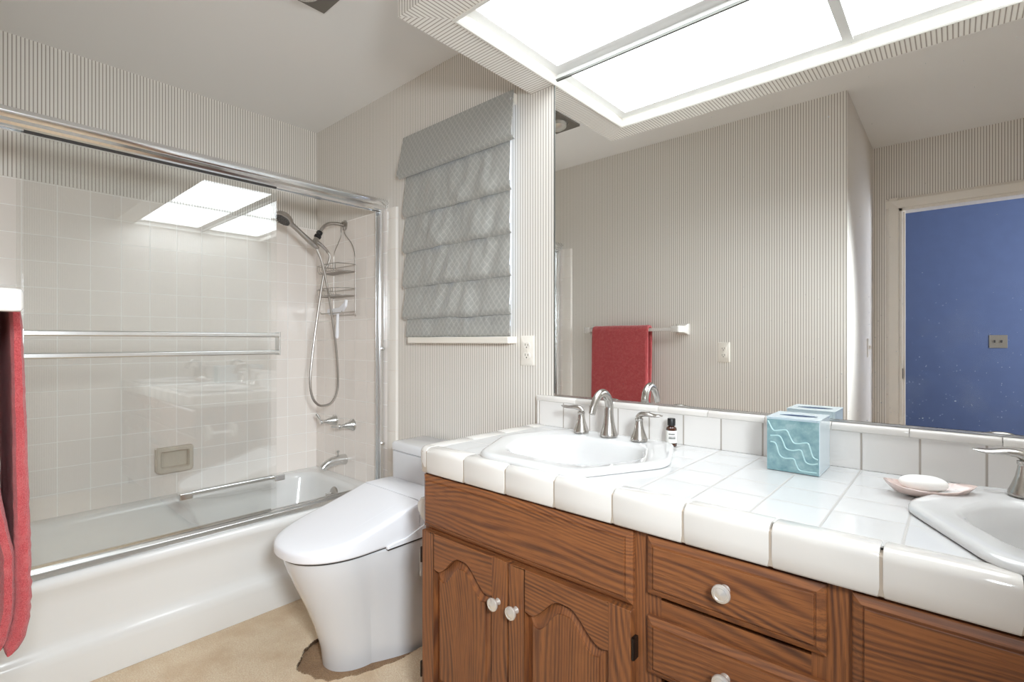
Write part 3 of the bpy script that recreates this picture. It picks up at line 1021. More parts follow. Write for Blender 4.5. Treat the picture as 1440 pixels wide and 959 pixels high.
# ------------------------------------------------------------------ wall outlets
def outlet(loc, label):
    o = empty('wall_outlet', loc, label, 'outlet')
    X, Y, Z = loc
    bm = bmesh.new()
    loft(bm, [[(X + p[0], Y, Z + p[1]) for p in round_poly([(-.035, -.0575), (.035, -.0575), (.035, .0575), (-.035, .0575)], .004, 4)],
              [(X + p[0], Y - .003, Z + p[1]) for p in round_poly([(-.035, -.0575), (.035, -.0575), (.035, .0575), (-.035, .0575)], .004, 4)],
              [(X + p[0], Y - .0055, Z + p[1]) for p in round_poly([(-.031, -.0535), (.031, -.0535), (.031, .0535), (-.031, .0535)], .004, 4)]])
    build('cover_plate', bm, M['plate'], o)
    for s in (-1, 1):
        bm = bmesh.new()
        zc = Z + s * 0.0195
        pl = [(X + 0.0165 * math.cos(a) if abs(math.cos(a)) > 0 else X, zc + max(-0.0125, min(0.0125, 0.0165 * math.sin(a)))) for a in [2 * PI * k / 32 for k in range(32)]]
        loft(bm, [[(p[0], Y - .0050, p[1]) for p in pl], [(p[0], Y - .0078, p[1]) for p in pl]])
        r_ = build('receptacle', bm, M['plate'], o)
        bm = bmesh.new()
        box(bm, X - .0075, X - .0052, Y - .0082, Y - .0070, zc - .001, zc + .008)
        box(bm, X + .0052, X + .0075, Y - .0082, Y - .0070, zc - .001, zc + .0065)
        lathe(bm, [(0, 0), (.0026, 0), (.0026, .001), (0, .001)], (X, Y - .0072, zc - .0068), (0, -1, 0), 12)
        build('slots', bm, M['slot'], r_)
    return o
def copy_tree(o, parent=None):
    c = o.copy(); COL.objects.link(c)
    if parent is not None:
        c.parent = parent
    for ch in [q for q in bpy.data.objects if q.parent == o]:
        copy_tree(ch, c)
    return c
ol = outlet((1.661, -0.0005, 1.103), 'almond double outlet on the striped wall between window and mirror')
ol2 = copy_tree(ol)
ol2.location = (1.887, YF + 0.0005, 1.075); ol2.rotation_euler = (0, 0, PI)
ol2['label'] = 'almond double outlet seen in the mirror, on the far striped wall right of the towel'

# light switches seen in the mirror
sw = empty('light_switch', (3.19, BY + 0.001, 1.135), 'dull metal double switch plate on the blue wall, seen in the mirror', 'light switch')
bm = bmesh.new(); box(bm, 3.128, 3.252, BY + 0.0005, BY + 0.006, 1.075, 1.195)
build('cover_plate', bm, M['brass'], sw, bevel=0.002)
for xx in (3.167, 3.213):
    bm = bmesh.new(); box(bm, xx - .005, xx + .005, BY + 0.0062, BY + 0.016, 1.125, 1.148)
    build('toggle', bm, M['slot'], sw)
sw2 = empty('light_switch', (XC, -2.30, 1.10), 'cream switch plate on the shaded side wall beside the door, seen in the mirror', 'light switch')
bm = bmesh.new(); box(bm, XC + .0005, XC + .006, -2.335, -2.265, 1.04, 1.155)
build('cover_plate', bm, M['plate'], sw2, bevel=0.002)
bm = bmesh.new(); box(bm, XC + .0062, XC + .018, -2.305, -2.295, 1.09, 1.112)
build('toggle', bm, M['plate'], sw2)

# ------------------------------------------------------------------ mirror
mr = empty('wall_mirror', (2.63, -0.001, 0.95), 'wide frameless wall mirror above the tiled backsplash', 'mirror')
bm = bmesh.new(); box(bm, 1.797, XR - 0.004, -0.007, -0.001, 0.944, 2.098)
build('mirror_glass', bm, M['mirror'], mr, smooth=False)
bm = bmesh.new()
prism(bm, [(-0.0008, 0.9380), (-0.0080, 0.9380), (-0.0080, 0.9400), (-0.0092, 0.9405), (-0.0092, 0.9432), (-0.0076, 0.9436), (-0.0008, 0.9430)], 'x', 1.797, XR - 0.004)
build('bottom_channel', bm, M['chrome_soft'], mr)
bm = bmesh.new(); box(bm, 1.7935, 1.7965, -0.0085, -0.0008, 0.948, 2.085)
build('side_edge', bm, plain('mirror_edge', rgb(120, 122, 118), 0.3, metal=0.5), mr)
bm = bmesh.new(); box(bm, 1.802, XR - 0.004, -0.0110, -0.0072, 2.090, 2.0975)
build('top_clip_channel', bm, plain('dull_channel', rgb(110, 110, 104), 0.4, metal=0.6), mr)

# ------------------------------------------------------------------ vanity cabinet
VX0, VX1, VF, VT = 1.726, 3.462, -0.530, 0.757
va = empty('vanity_cabinet', ((VX0 + VX1) / 2, -0.27, 0), 'dark oak double vanity cabinet with arched doors and drawers', 'cabinet')
bm = bmesh.new()
box(bm, VX0, VX0 + 0.018, VF + 0.001, -0.002, 0.002, VT)
box(bm, VX1 - 0.018, VX1, VF + 0.001, -0.002, 0.002, VT)
box(bm, VX0 + 0.018, VX1 - 0.018, VF + 0.001, -0.002, 0.09, 0.108)
box(bm, VX0 + 0.018, VX1 - 0.018, VF + 0.06, VF + 0.075, 0.002, 0.09)
build('carcass', bm, M['wood_side'], va, bevel=0.001)
bm = bmesh.new()
def ff(x0, x1, z0, z1, mi=0):
    box(bm, x0, x1, VF - 0.019, VF, z0, z1, mi)
# face frame: vertical stiles (slot 0), horizontal rails (slot 1)
for a, b in ((VX0, VX0 + 0.035), (2.372, 2.462), (2.722, 2.812), (VX1 - 0.035, VX1)):
    ff(a, b, 0.09, VT)
for a, b in ((VX0 + 0.035, 2.372), (2.462, 2.722), (2.812, VX1 - 0.035)):
    ff(a, b, VT - 0.03, VT, 1); ff(a, b, 0.09, 0.13, 1); ff(a, b, 0.565, 0.625, 1)
ff(2.462, 2.722, 0.32, 0.36, 1)
build('face_frame', bm, [M['wood_v'], M['wood_h']], va)
FY = VF - 0.0195
def knob(x, z, par):
    bm = bmesh.new()
    lathe(bm, [(0, 0), (0.009, 0.0), (0.007, 0.006), (0.007, 0.012), (0.015, 0.017), (0.0165, 0.021), (0.0155, 0.024), (0.0115, 0.0255), (0.0105, 0.0245), (0.0, 0.0285)], (x, FY - 0.0190, z), (0, -1, 0), 28)
    return build('knob', bm, M['pearl'], par)
def slab_front(name, x0, x1, z0, z1):
    bm = bmesh.new()
    def R(i, d):
        return [(x0 + i, FY - d, z0 + i), (x1 - i, FY - d, z0 + i), (x1 - i, FY - d, z1 - i), (x0 + i, FY - d, z1 - i)]
    loft(bm, [R(0, 0), R(0, 0.009), R(0.002, 0.011), R(0.010, 0.0155), R(0.013, 0.0165), R(0.0135, 0.0150), R(0.0155, 0.0150), R(0.0165, 0.0185), R(0.0175, 0.0190)])
    return build(name, bm, M['wood_h'], va, angle=15)
slab_front('drawer_front', 1.731, 2.405, 0.600, 0.751)['label'] = 'wide false drawer front under the left sink'
slab_front('drawer_front', 2.779, 3.453, 0.600, 0.751)['label'] = 'wide false drawer front under the right sink'
for z0_, z1_ in ((0.636, 0.751), (0.478, 0.592), (0.135, 0.440)):
    d = slab_front('drawer', 2.437, 2.745, z0_, z1_)
    knob(2.591, (z0_ + z1_) / 2 + 0.003, d)
def arch_z(x, xa, xb, zs, zp):
    """cathedral arch: shoulders low by the stiles, peak in the middle"""
    u = abs((x - (xa + xb) / 2) / ((xb - xa) / 2))
    if u > 0.86:
        return zs + 0.004 * (u - 0.86) / 0.14
    t = 1 - u / 0.86
    return zs + (zp - zs) * (0.5 - 0.5 * math.cos(PI * min(1, t * 1.12)))
def door(x0, x1, z0, z1, kx, hinge_side):
    st = 0.052
    xa, xb = x0 + st, x1 - st
    zs, zp, zlo = z1 - 0.105, z1 - 0.046, z0 + 0.055
    bm = bmesh.new()
    T0, T1 = FY, FY - 0.0185
    box(bm, x0, xa, T1, T0, z0, z1, 0); box(bm, xb, x1, T1, T0, z0, z1, 0)
    box(bm, xa, xb, T1, T0, z0, zlo, 1)
    N = 40
    top = [(xa + (xb - xa) * i / N, arch_z(xa + (xb - xa) * i / N, xa, xb, zs, zp)) for i in range(N + 1)]
    # top rail as quads strips front face plus curved lower edge
    for i in range(N):
        (xp, zp1), (xq, zq1) = top[i], top[i + 1]
        v = [bm.verts.new(c) for c in ((xp, T1, zp1), (xq, T1, zq1), (xq, T1, z1), (xp, T1, z1), (xp, T0 - 0.004, zp1), (xq, T0 - 0.004, zq1), (xp, T0, z1), (xq, T0, z1))]
        bm.faces.new((v[0], v[1], v[2], v[3])).material_index = 1
        bm.faces.new((v[0], v[4], v[5], v[1])).material_index = 1
        bm.faces.new((v[3], v[2], v[7], v[6])).material_index = 1
    bmesh.ops.remove_doubles(bm, verts=bm.verts[:], dist=1e-6)
    o = build('door', bm, [M['wood_v'], M['wood_h']], va, bevel=0.0022, segs=2, recalc=True)
    # raised panel inside the arch
    bm = bmesh.new()
    def outline(ins, d):
        pts = []
        X0, X1 = xa + ins, xb - ins
        for i in range(N + 1):
            x = X0 + (X1 - X0) * i / N
            xo = xa + (xb - xa) * i / N
            pts.append((x, FY - d, arch_z(xo, xa, xb, zs, zp) - ins))
        for i in range(N + 1):
            x = X1 - (X1 - X0) * i / N
            pts.append((x, FY - d, zlo + ins))
        return pts
    loft(bm, [outline(-0.0005, 0.001), outline(0.0, 0.0020), outline(0.005, 0.0030), outline(0.024, 0.0125), outline(0.0245, 0.0160), outline(0.0255, 0.0165)], cap0=False)
    build('raised_panel', bm, M['wood_v'], o, angle=20)
    if kx: knob(kx, 0.484, o)
    hx = x0 - 0.0005 if hinge_side < 0 else x1 + 0.0005
    for hz in (z1 - 0.075, z0 + 0.075):
        bm = bmesh.new()
        xs = sorted((hx, hx + hinge_side * 0.007))
        box(bm, xs[0], xs[1], FY - 0.017, FY + 0.0 - 0.0005, hz - 0.022, hz + 0.022)
        tube(bm, [(hx + hinge_side * 0.004, FY - 0.017, hz - 0.022), (hx + hinge_side * 0.004, FY - 0.017, hz + 0.022)], 0.0035, 8)
        build('hinge', bm, M['bronze'], o)
    return o
door(1.731, 2.066, 0.105, 0.590, 2.036, -1)
door(2.070, 2.405, 0.105, 0.590, 2.096, 1)
door(2.779, 3.114, 0.105, 0.590, 3.084, -1)
door(3.118, 3.453, 0.105, 0.590, 3.144, 1)

# ------------------------------------------------------------------ sinks: outline functions
def hexa(cx, hw, hwf, hwb, yf, ym, yb_, r, z):
    return [(p[0], p[1], z) for p in round_poly([(cx - hwf, yf), (cx + hwf, yf), (cx + hw, ym), (cx + hwb, yb_), (cx - hwb, yb_), (cx - hw, ym)], r, 7)]
def sink_rings(cx, which, z, ins=0.0):
    if which == 'out':
        return hexa(cx, 0.276 - ins, 0.155 - ins * 0.6, 0.185 - ins * 0.6, -0.555 + ins, -0.315, -0.078 - ins, [.05, .05, .045, .05, .05, .045], z)
    return hexa(cx, 0.205 - ins, 0.125 - ins * 0.6, 0.140 - ins * 0.6, -0.478 + ins, -0.320, -0.168 - ins, [.06, .06, .06, .07, .07, .06], z)
CT = 0.828

# ------------------------------------------------------------------ tiled countertop
ct = empty('tiled_countertop', (2.6, -0.29, CT), 'white tiled countertop with rounded edge tiles on the oak vanity', 'countertop')
bm = bmesh.new()
EX0, EY0 = 1.707, -0.575
holes = []
for cx in (2.10, 3.10):
    holes.append([(p[0], p[1]) for p in sink_rings(cx, 'out', 0, 0.02)])
fill_plate(bm, [(EX0 + 0.03, EY0 + 0.03), (XR - 0.003, EY0 + 0.03), (XR - 0.003, -0.0205), (EX0 + 0.03, -0.0205)], holes, CT)
r = bmesh.ops.extrude_face_region(bm, geom=bm.faces[:])
for v in [g for g in r['geom'] if isinstance(g, bmesh.types.BMVert)]:
    v.co.z = CT - 0.025
build('tile_surface', bm, M['tile_counter'], ct, smooth=False)
# edge trim tiles: front run and left end
def trim_prof(s=0.0):
    """(outwards, z) of one edge tile; outwards 0 = inner edge, 0.055 = face"""
    pr = [(0.0, CT - 0.008), (0.0, CT + 0.0005), (0.012, CT + 0.0035)]
    for k in range(7):
        a = PI / 2 * k / 6
        pr.append((0.037 + 0.018 * math.sin(a), CT - 0.0135 + 0.018 * math.cos(a)))
    pr += [(0.0545, CT - 0.04), (0.053, 0.7625), (0.050, 0.7590), (0.038, 0.7590), (0.038, CT - 0.02)]
    return pr
bm = bmesh.new()
G = 0.0022
joints = [1.9135 + 0.1505 * k for k in range(-1, 12)]
xs = [1.757] + [j for j in joints if EX0 + 0.08 < j < XR - 0.02] + [XR - 0.003]
segs_ = list(zip(xs[:-1], xs[1:]))
for a, b in segs_:
    A_, B_ = a + G, b - G
    pr = trim_prof()
    # slightly pillowed ends
    def ring(x, sh):
        c = (0.03, 0.795)
        return [(x, EY0 + 0.055 - (c[0] + (o - c[0]) * sh), c[1] + (z - c[1]) * sh) for o, z in pr]
    loft(bm, [ring(A_, 0.965), ring(A_ + 0.0025, 1.0), ring(B_ - 0.0025, 1.0), ring(B_, 0.965)])
# left end run with mitred corner piece
ys = [EY0 + 0.0425, -0.385, -0.235, -0.085, -0.0205]
pr = trim_prof()
for a, b in zip(ys[:-1], ys[1:]):
    A_, B_ = a + (G if a > EY0 + 0.06 else 0), b - G
    def ring2(y, sh):
        c = (0.03, 0.795)
        return [(EX0 + 0.055 - (c[0] + (o - c[0]) * sh), y, c[1] + (z - c[1]) * sh) for o, z in pr]
    loft(bm, [ring2(A_, 0.965), ring2(A_ + 0.0025, 1.0), ring2(B_ - 0.0025, 1.0), ring2(B_, 0.965)])
# outside corner piece: quarter turn of the profile about the vertical axis
ccx, ccy = EX0 + 0.040, EY0 + 0.0425 - 0.0015
cp = [(0.0004, CT + 0.0040)] + [(o - 0.015, z) for o, z in pr if o >= 0.0369 and not (abs(o - 0.038) < 1e-6)] + [(0.0004, 0.7590)]
rings = []
for k in range(9):
    a = PI + PI / 2 * k / 8
    rings.append([(ccx + rr2 * math.cos(a), ccy + rr2 * math.sin(a), z) for rr2, z in cp])
rings.append([(1.757 - G, ccy - rr2, z) for rr2, z in cp])
loft(bm, rings)
build('edge_tiles', bm, M['ceramic_cream'], ct, angle=40)
bm = bmesh.new()
box(bm, EX0 + 0.030, XR - 0.003, EY0 + 0.0022, EY0 + 0.032, 0.7605, CT - 0.006)
box(bm, EX0 + 0.004, EX0 + 0.032, EY0 + 0.032, -0.0215, 0.7605, CT - 0.006)
box(bm, EX0 + 0.03, XR - 0.003, EY0 + 0.030, EY0 + 0.035, CT - 0.03, CT - 0.0004)
gr = build('grout', bm, M['grout'], ct, bevel=0.006)

# ------------------------------------------------------------------ backsplash
bs = empty('tile_backsplash', (2.6, -0.01, CT), 'low cream tile backsplash with rounded cap below the mirror', 'backsplash')
SX = 1.720
bm = bmesh.new(); box(bm, SX + 0.010, XR - 0.002, -0.0200, -0.0005, CT + 0.0005, 0.9275)
build('splash_tiles', bm, M['tile_splash'], bs, smooth=False)
bm = bmesh.new()
cap = [(-0.0115, 0.9375), (-0.017, 0.9370), (-0.0215, 0.9340), (-0.0235, 0.9290), (-0.0235, 0.9200), (-0.0200, 0.9170), (-0.0115, 0.9170)]
js = [2.205 + 0.1535 * k for k in range(-3, 9)]
xs = [SX] + [j for j in js if SX + .03 < j < XR - .02] + [XR - 0.002]
for a, b in zip(xs[:-1], xs[1:]):
    loft(bm, [[(a + 0.0008, y * 0.98, z - 0.0006) for y, z in cap], [(a + 0.0022, y, z) for y, z in cap], [(b - 0.0022, y, z) for y, z in cap], [(b - 0.0008, y * 0.98, z - 0.0006) for y, z in cap]])
prism(bm, round_poly([(SX, -0.0225), (SX + 0.012, -0.0225), (SX + 0.012, -0.0005), (SX, -0.0005)], [0.006, 0.003, 0.001, 0.001], 4), 'z', CT + 0.002, 0.931)
box(bm, SX, XR - 0.002, -0.0116, -0.0005, 0.9280, 0.9372)
build('cap_tiles', bm, M['ceramic_cream'], bs, angle=40)

# ------------------------------------------------------------------ sinks and faucets
def make_sink(cx, label):
    s = empty('sink', (cx, -0.31, CT), label, 'sink', 'drop in sinks')
    bm = bmesh.new()
    R = [sink_rings(cx, 'out', CT + 0.0008, 0.004), sink_rings(cx, 'out', CT + 0.004, 0.0), sink_rings(cx, 'out', CT + 0.010, 0.0),
         sink_rings(cx, 'out', CT + 0.0155, 0.004), sink_rings(cx, 'out', CT + 0.0175, 0.012), sink_rings(cx, 'out', CT + 0.016, 0.026),
         sink_rings(cx, 'in', CT + 0.0140, -0.012), sink_rings(cx, 'in', CT + 0.0110, -0.002), sink_rings(cx, 'in', CT + 0.003, 0.006),
         sink_rings(cx, 'in', CT - 0.03, 0.014), sink_rings(cx, 'in', CT - 0.08, 0.026), sink_rings(cx, 'in', CT - 0.115, 0.048), sink_rings(cx, 'in', CT - 0.128, 0.078), sink_rings(cx, 'in', CT - 0.132, 0.105)]
    loft(bm, R, cap0=False)
    build('basin', bm, M['porcelain'], s, angle=70)
    bm = bmesh.new()
    lathe(bm, [(0, 0), (0.024, 0.0), (0.024, 0.003), (0.018, 0.005), (0.014, 0.002), (0, 0.002)], (cx, -0.32, CT - 0.1319))
    build('drain', bm, M['nickel'], s)
    return s
make_sink(2.10, 'white hexagonal drop in sink at the left end of the countertop')
make_sink(3.10, 'white hexagonal drop in sink cut off by the right edge of the photo')
FZ = CT + 0.0172
def make_faucet(cx, label):
    f = empty('sink_faucet', (cx, -0.128, FZ), label, 'faucet', 'widespread sink faucets')
    yb_ = -0.128
    bm = bmesh.new()
    lathe(bm, [(0, 0), (0.0265, 0.0), (0.0270, 0.004), (0.0255, 0.010), (0.0205, 0.026), (0.0165, 0.045), (0.0145, 0.065), (0.0135, 0.085), (0, 0.086)], (cx, yb_, FZ), (0, 0, 1), 32)
    sp_ = smooth_path([(cx, yb_, FZ + 0.07), (cx, yb_ + 0.002, FZ + 0.095), (cx, yb_ - 0.010, FZ + 0.122), (cx, yb_ - 0.036, FZ + 0.136), (cx, yb_ - 0.064, FZ + 0.128), (cx, yb_ - 0.085, FZ + 0.104), (cx, yb_ - 0.097, FZ + 0.078)], 6)
    nn = len(sp_)
    tube(bm, sp_, [0.0138 - 0.0022 * (i / nn) for i in range(nn)], 18, flat=[(1.0 - 0.25 * (i / nn), 1.0 + 0.10 * (i / nn)) for i in range(nn)])
    build('spout', bm, M['nickel'], f)
    bm = bmesh.new()
    lathe(bm, [(0.0025, 0), (0.0025, 0.02), (0.005, 0.022), (0.005, 0.028), (0, 0.03)], (cx, yb_ + 0.024, FZ + 0.004), (0, 0, 1), 12)
    build('lift_rod', bm, M['nickel'], f)
    for s in (-1, 1):
        hx = cx + s * 0.102
        bm = bmesh.new()
        lathe(bm, [(0, 0), (0.0245, 0.0), (0.0250, 0.004), (0.0235, 0.009), (0.0185, 0.022), (0.0140, 0.036), (0.0115, 0.050), (0.0105, 0.058), (0.0118, 0.060), (0.0118, 0.066), (0.0, 0.069)], (hx, yb_, FZ), (0, 0, 1), 28)
        h = build('handle_base', bm, M['nickel'], f)
        bm = bmesh.new()
        pts = smooth_path([(hx - s * 0.004, yb_, FZ + 0.066), (hx + s * 0.006, yb_, FZ + 0.077), (hx + s * 0.026, yb_ - 0.002, FZ + 0.080), (hx + s * 0.050, yb_ - 0.003, FZ + 0.078), (hx + s * 0.074, yb_ - 0.004, FZ + 0.080)], 5)
        nn = len(pts)
        tube(bm, pts, [0.0095 + 0.002 * math.sin(PI * i / nn) if i < nn - 2 else 0.005 for i in range(nn)], 14, flat=[(max(0.35, 0.9 - 0.65 * (i / nn)), 0.75 + 0.35 * (i / nn)) for i in range(nn)])
        build('lever', bm, M['nickel'], h)
    return f
make_faucet(2.094, 'brushed nickel arched faucet with two levers behind the left sink')
make_faucet(3.10, 'brushed nickel faucet of the right sink, only its left lever in view')

# ------------------------------------------------------------------ things on the counter
bt = empty('amber_bottle', (2.268, -0.065, CT), 'tiny amber glass bottle with black cap and white label beside the left faucet', 'bottle')
bx, by = 2.268, -0.065
bm = bmesh.new()
lathe(bm, [(0, 0), (0.0135, 0.0), (0.0155, 0.002), (0.0155, 0.050), (0.0145, 0.055), (0.0085, 0.060), (0.0080, 0.064), (0, 0.064)], (bx, by, CT + 0.0006), (0, 0, 1), 32)
build('body', bm, M['amber'], bt)
bm = bmesh.new()
lathe(bm, [(0, 0.062), (0.0112, 0.062), (0.0115, 0.064), (0.0115, 0.081), (0.0105, 0.083), (0, 0.083)], (bx, by, CT), (0, 0, 1), 32)
build('cap', bm, M['black'], bt)
bm = bmesh.new()
ring0 = []
lathe(bm, [(0.0158, 0.012), (0.0159, 0.0125), (0.0159, 0.0475), (0.0158, 0.048)], (bx, by, CT), (0, 0, 1), 32)
lb = build('label_band', bm, M['label'], bt)
bm = bmesh.new()
def band_text(z, w0, w1, h):
    a0 = math.radians(-50)     # faces the camera
    n = 8
    for k in range(n):
        t0, t1 = w0 + (w1 - w0) * k / n, w0 + (w1 - w0) * (k + 0.72) / n
        p = []
        for t in (t0, t1):
            a = a0 + t
            p.append((bx + 0.01605 * math.cos(a), by + 0.01605 * math.sin(a)))
        v = [bm.verts.new((p[0][0], p[0][1], z)), bm.verts.new((p[1][0], p[1][1], z)), bm.verts.new((p[1][0], p[1][1], z + h)), bm.verts.new((p[0][0], p[0][1], z + h))]
        bm.faces.new(v)
band_text(CT + 0.036, -0.75, 0.35, 0.0042)
band_text(CT + 0.029, -0.75, 0.5, 0.0020)
band_text(CT + 0.024, -0.75, 0.5, 0.0042)
build('print', bm, M['ink'], lb, smooth=False)

tb = empty('tissue_box_cover', (2.610, -0.102, CT), 'turquoise ceramic tissue box cover with raised wavy lines on the countertop', 'tissue box')
tx0, tx1, ty0, ty1, tz0, tz1 = 2.554, 2.666, -0.165, -0.043, CT + 0.0008, 0.957
bm = bmesh.new()
w_ = 0.006
box(bm, tx0, tx1, ty0 + 0.0015, ty1, tz0, tz0 + 0.004)
box(bm, tx0, tx0 + w_, ty0 + 0.0015, ty1, tz0 + 0.004, tz1 - 0.0018)
box(bm, tx1 - w_, tx1, ty0 + 0.0015, ty1, tz0 + 0.004, tz1 - 0.0018)
box(bm, tx0 + w_, tx1 - w_, ty1 - w_, ty1, tz0 + 0.004, tz1 - 0.0018)
box(bm, tx0 + w_, tx1 - w_, ty0 + 0.0015, ty0 + w_, tz0 + 0.004, tz1 - 0.0018)
build('sides', bm, M['paleblue'], tb, bevel=0.0012)
bm = bmesh.new()
so = [(p[0], p[1]) for p in round_poly([(tx0 - .001, ty0 - .001), (tx1 + .001, ty0 - .001), (tx1 + .001, ty1 + .001), (tx0 - .001, ty1 + .001)], 0.003, 3)]
cyy = (ty0 + ty1) / 2
sl = [((tx0 + tx1) / 2 + 0.042 * math.cos(2 * PI * k / 28), cyy + 0.020 * math.sin(2 * PI * k / 28)) for k in range(28)]
fill_plate(bm, so, [sl], tz1)
r = bmesh.ops.extrude_face_region(bm, geom=bm.faces[:])
for v in [g for g in r['geom'] if isinstance(g, bmesh.types.BMVert)]:
    v.co.z -= 0.0016
build('top_plate', bm, M['paleblue'], tb, smooth=False)
bm = bmesh.new(); box(bm, tx0 + 0.0015, tx1 - 0.0015, ty0 - 0.0005, ty0 + 0.0014, tz0 + 0.001, tz1 - 0.0055)
fp = build('front_face', bm, M['turq'], tb)
bm = bmesh.new(); box(bm, tx0 + w_ + .0005, tx1 - w_ - .0005, ty0 + w_ + .0005, ty1 - w_ - .0005, tz1 - 0.0060, tz1 - 0.0018)  # dark plate just under the slot; shade of the hollow box put into its colour
build('inside', bm, plain('blue_slot_shade', rgb(38, 58, 92), 0.7), tb)
for ln in ([(0.03, .03), (0.12, .2), (.2, .22), (.38, .19), (.45, .3), (.52, .42), (.62, .43), (.78, .40), (.83, .5), (.88, .65), (.97, .70)],
           [(.08, .33), (.25, .32), (.32, .42), (.38, .55), (.5, .58), (.65, .55), (.7, .65), (.75, .77), (.85, .80), (.97, .77)],
           [(.08, .45), (.18, .48), (.25, .68), (.35, .75), (.52, .74), (.57, .84), (.63, .94), (.75, .955), (.95, .95)]):
    bm = bmesh.new()
    pts = smooth_path([(tx0 + (tx1 - tx0) * s, ty0 - 0.0007, tz1 - 0.006 - (tz1 - tz0 - 0.008) * t) for s, t in ln], 6)
    tube(bm, pts, 0.0017, 8)
    build('wave_relief', bm, M['relief'], fp)

sdh = empty('shell_dish', (2.860, -0.200, CT), 'shallow pink shell dish holding a soap beside the right sink', 'soap dish')
bm = bmesh.new()
rings = []
dcx, dcy = 2.852, -0.192
dax = Vector((math.cos(math.radians(20)), math.sin(math.radians(20)), 0))
day = Vector((-dax.y, dax.x, 0))
for (rad, z) in ((0.25, 0.0008), (0.42, 0.002), (0.72, 0.008), (0.92, 0.015), (1.0, 0.0205), (0.975, 0.0215), (0.88, 0.0165), (0.68, 0.0105), (0.40, 0.0055), (0.12, 0.0045)):
    rg = []
    for k in range(60):
        a = 2 * PI * k / 60
        rx = 0.068 * rad * (1 + 0.22 * max(0, math.cos(a)) ** 6)
        ry = 0.044 * rad
        flut = 1 + 0.018 * math.cos(14 * a) * rad
        p = Vector((dcx, dcy, CT)) + dax * (rx * math.cos(a) * flut) + day * (ry * math.sin(a) * flut)
        tilt = 0.010 * rad ** 3 * abs(math.cos(a)) ** 3
        rg.append((p.x, p.y, CT + z + (tilt if rad > .8 else 0)))
    rings.append(rg)
loft(bm, rings)
build('shell', bm, M['shell'], sdh, angle=80)
bm = bmesh.new()
rings = []
sc = Vector((2.850, -0.187, CT + 0.0265))
for i in range(1, 16):
    th = PI * i / 16
    rg = []
    for k in range(36):
        a = 2 * PI * k / 36
        cx_, sx_ = math.cos(a), math.sin(a)
        p = sc + dax * (0.040 * math.sin(th) ** 0.75 * math.copysign(abs(cx_) ** 0.85, cx_)) + day * (0.026 * math.sin(th) ** 0.75 * math.copysign(abs(sx_) ** 0.85, sx_)) + Vector((0, 0, -0.0145 * math.cos(th)))
        rg.append(tuple(p))
    rings.append(rg)
loft(bm, rings)
so_ = build('soap_bar', bm, M['soap'], angle=80, loc=(2.858, -0.190, CT + 0.0265))
tag(so_, 'white oval soap bar resting in the pink shell dish', 'soap')

# ------------------------------------------------------------------ toilet
tl = empty('toilet', (TX, -0.35, 0), 'white skirted toilet with sloping bidet seat lid between tub and vanity', 'toilet')
def bowl_ring(z, nose_w, nose_y, yf, sh_w, sh_y, back_w, by_=-0.035):
    """right half from the nose to the back, mirrored"""
    half = []
    for k in range(15):
        a = PI / 2 * k / 14
        half.append((nose_w * math.sin(a) ** 0.95, nose_y - (nose_y - yf) * math.cos(a) ** 1.0))
    for k in range(1, 9):
        t = k / 8
        half.append((nose_w + (sh_w - nose_w) * math.sin(t * PI / 2), nose_y + (sh_y - nose_y) * t))
    for k in range(1, 5):
        t = k / 4
        half.append((sh_w + (back_w - sh_w) * t, sh_y + (by_ - sh_y) * t))
    pts = [(TX + x, y, z) for x, y in half]
    pts += [(TX - x, y, z) for x, y in reversed(half[1:])]
    return pts
bm = bmesh.new()
B_ = [bowl_ring(-0.0138, .100, -.480, -.602, .160, -.290, .165), bowl_ring(0.05, .102, -.482, -.610, .161, -.290, .165), bowl_ring(0.13, .108, -.488, -.632, .163, -.292, .167),
      bowl_ring(0.21, .122, -.500, -.662, .167, -.300, .170), bowl_ring(0.29, .142, -.520, -.697, .175, -.320, .175), bowl_ring(0.35, .157, -.535, -.722, .182, -.345, .182),
      bowl_ring(0.39, .165, -.543, -.736, .186, -.36, .186), bowl_ring(0.408, .166, -.545, -.740, .187, -.36, .187), bowl_ring(0.413, .162, -.543, -.735, .183, -.36, .183)]
loft(bm, B_)
build('bowl', bm, M['bowlwhite'], tl, angle=18)
bm = bmesh.new()
def lid_outline(ins, zf, zb2, y_back, flare=1.0):
    half = []
    ytip, yw_ = -0.763 + ins, -0.54
    W = 0.188 - ins
    for k in range(21):
        a = PI / 2 * k / 20
        half.append((W * 0.985 * math.sin(a) ** 0.88, yw_ - (yw_ - ytip) * math.cos(a) ** 0.92))
    for k in range(1, 7):
        t = k / 6
        half.append((W * (0.985 + 0.015 * t), yw_ + (y_back - yw_) * t))
    pts = []
    for x, y in half + [(-x, y) for x, y in reversed(half[1:])]:
        t = (y - (-0.763)) / (y_back + 0.763)
        z = zf + (zb2 - zf) * max(0, t) ** 1.45
        pts.append((TX + x, y, z))
    return pts
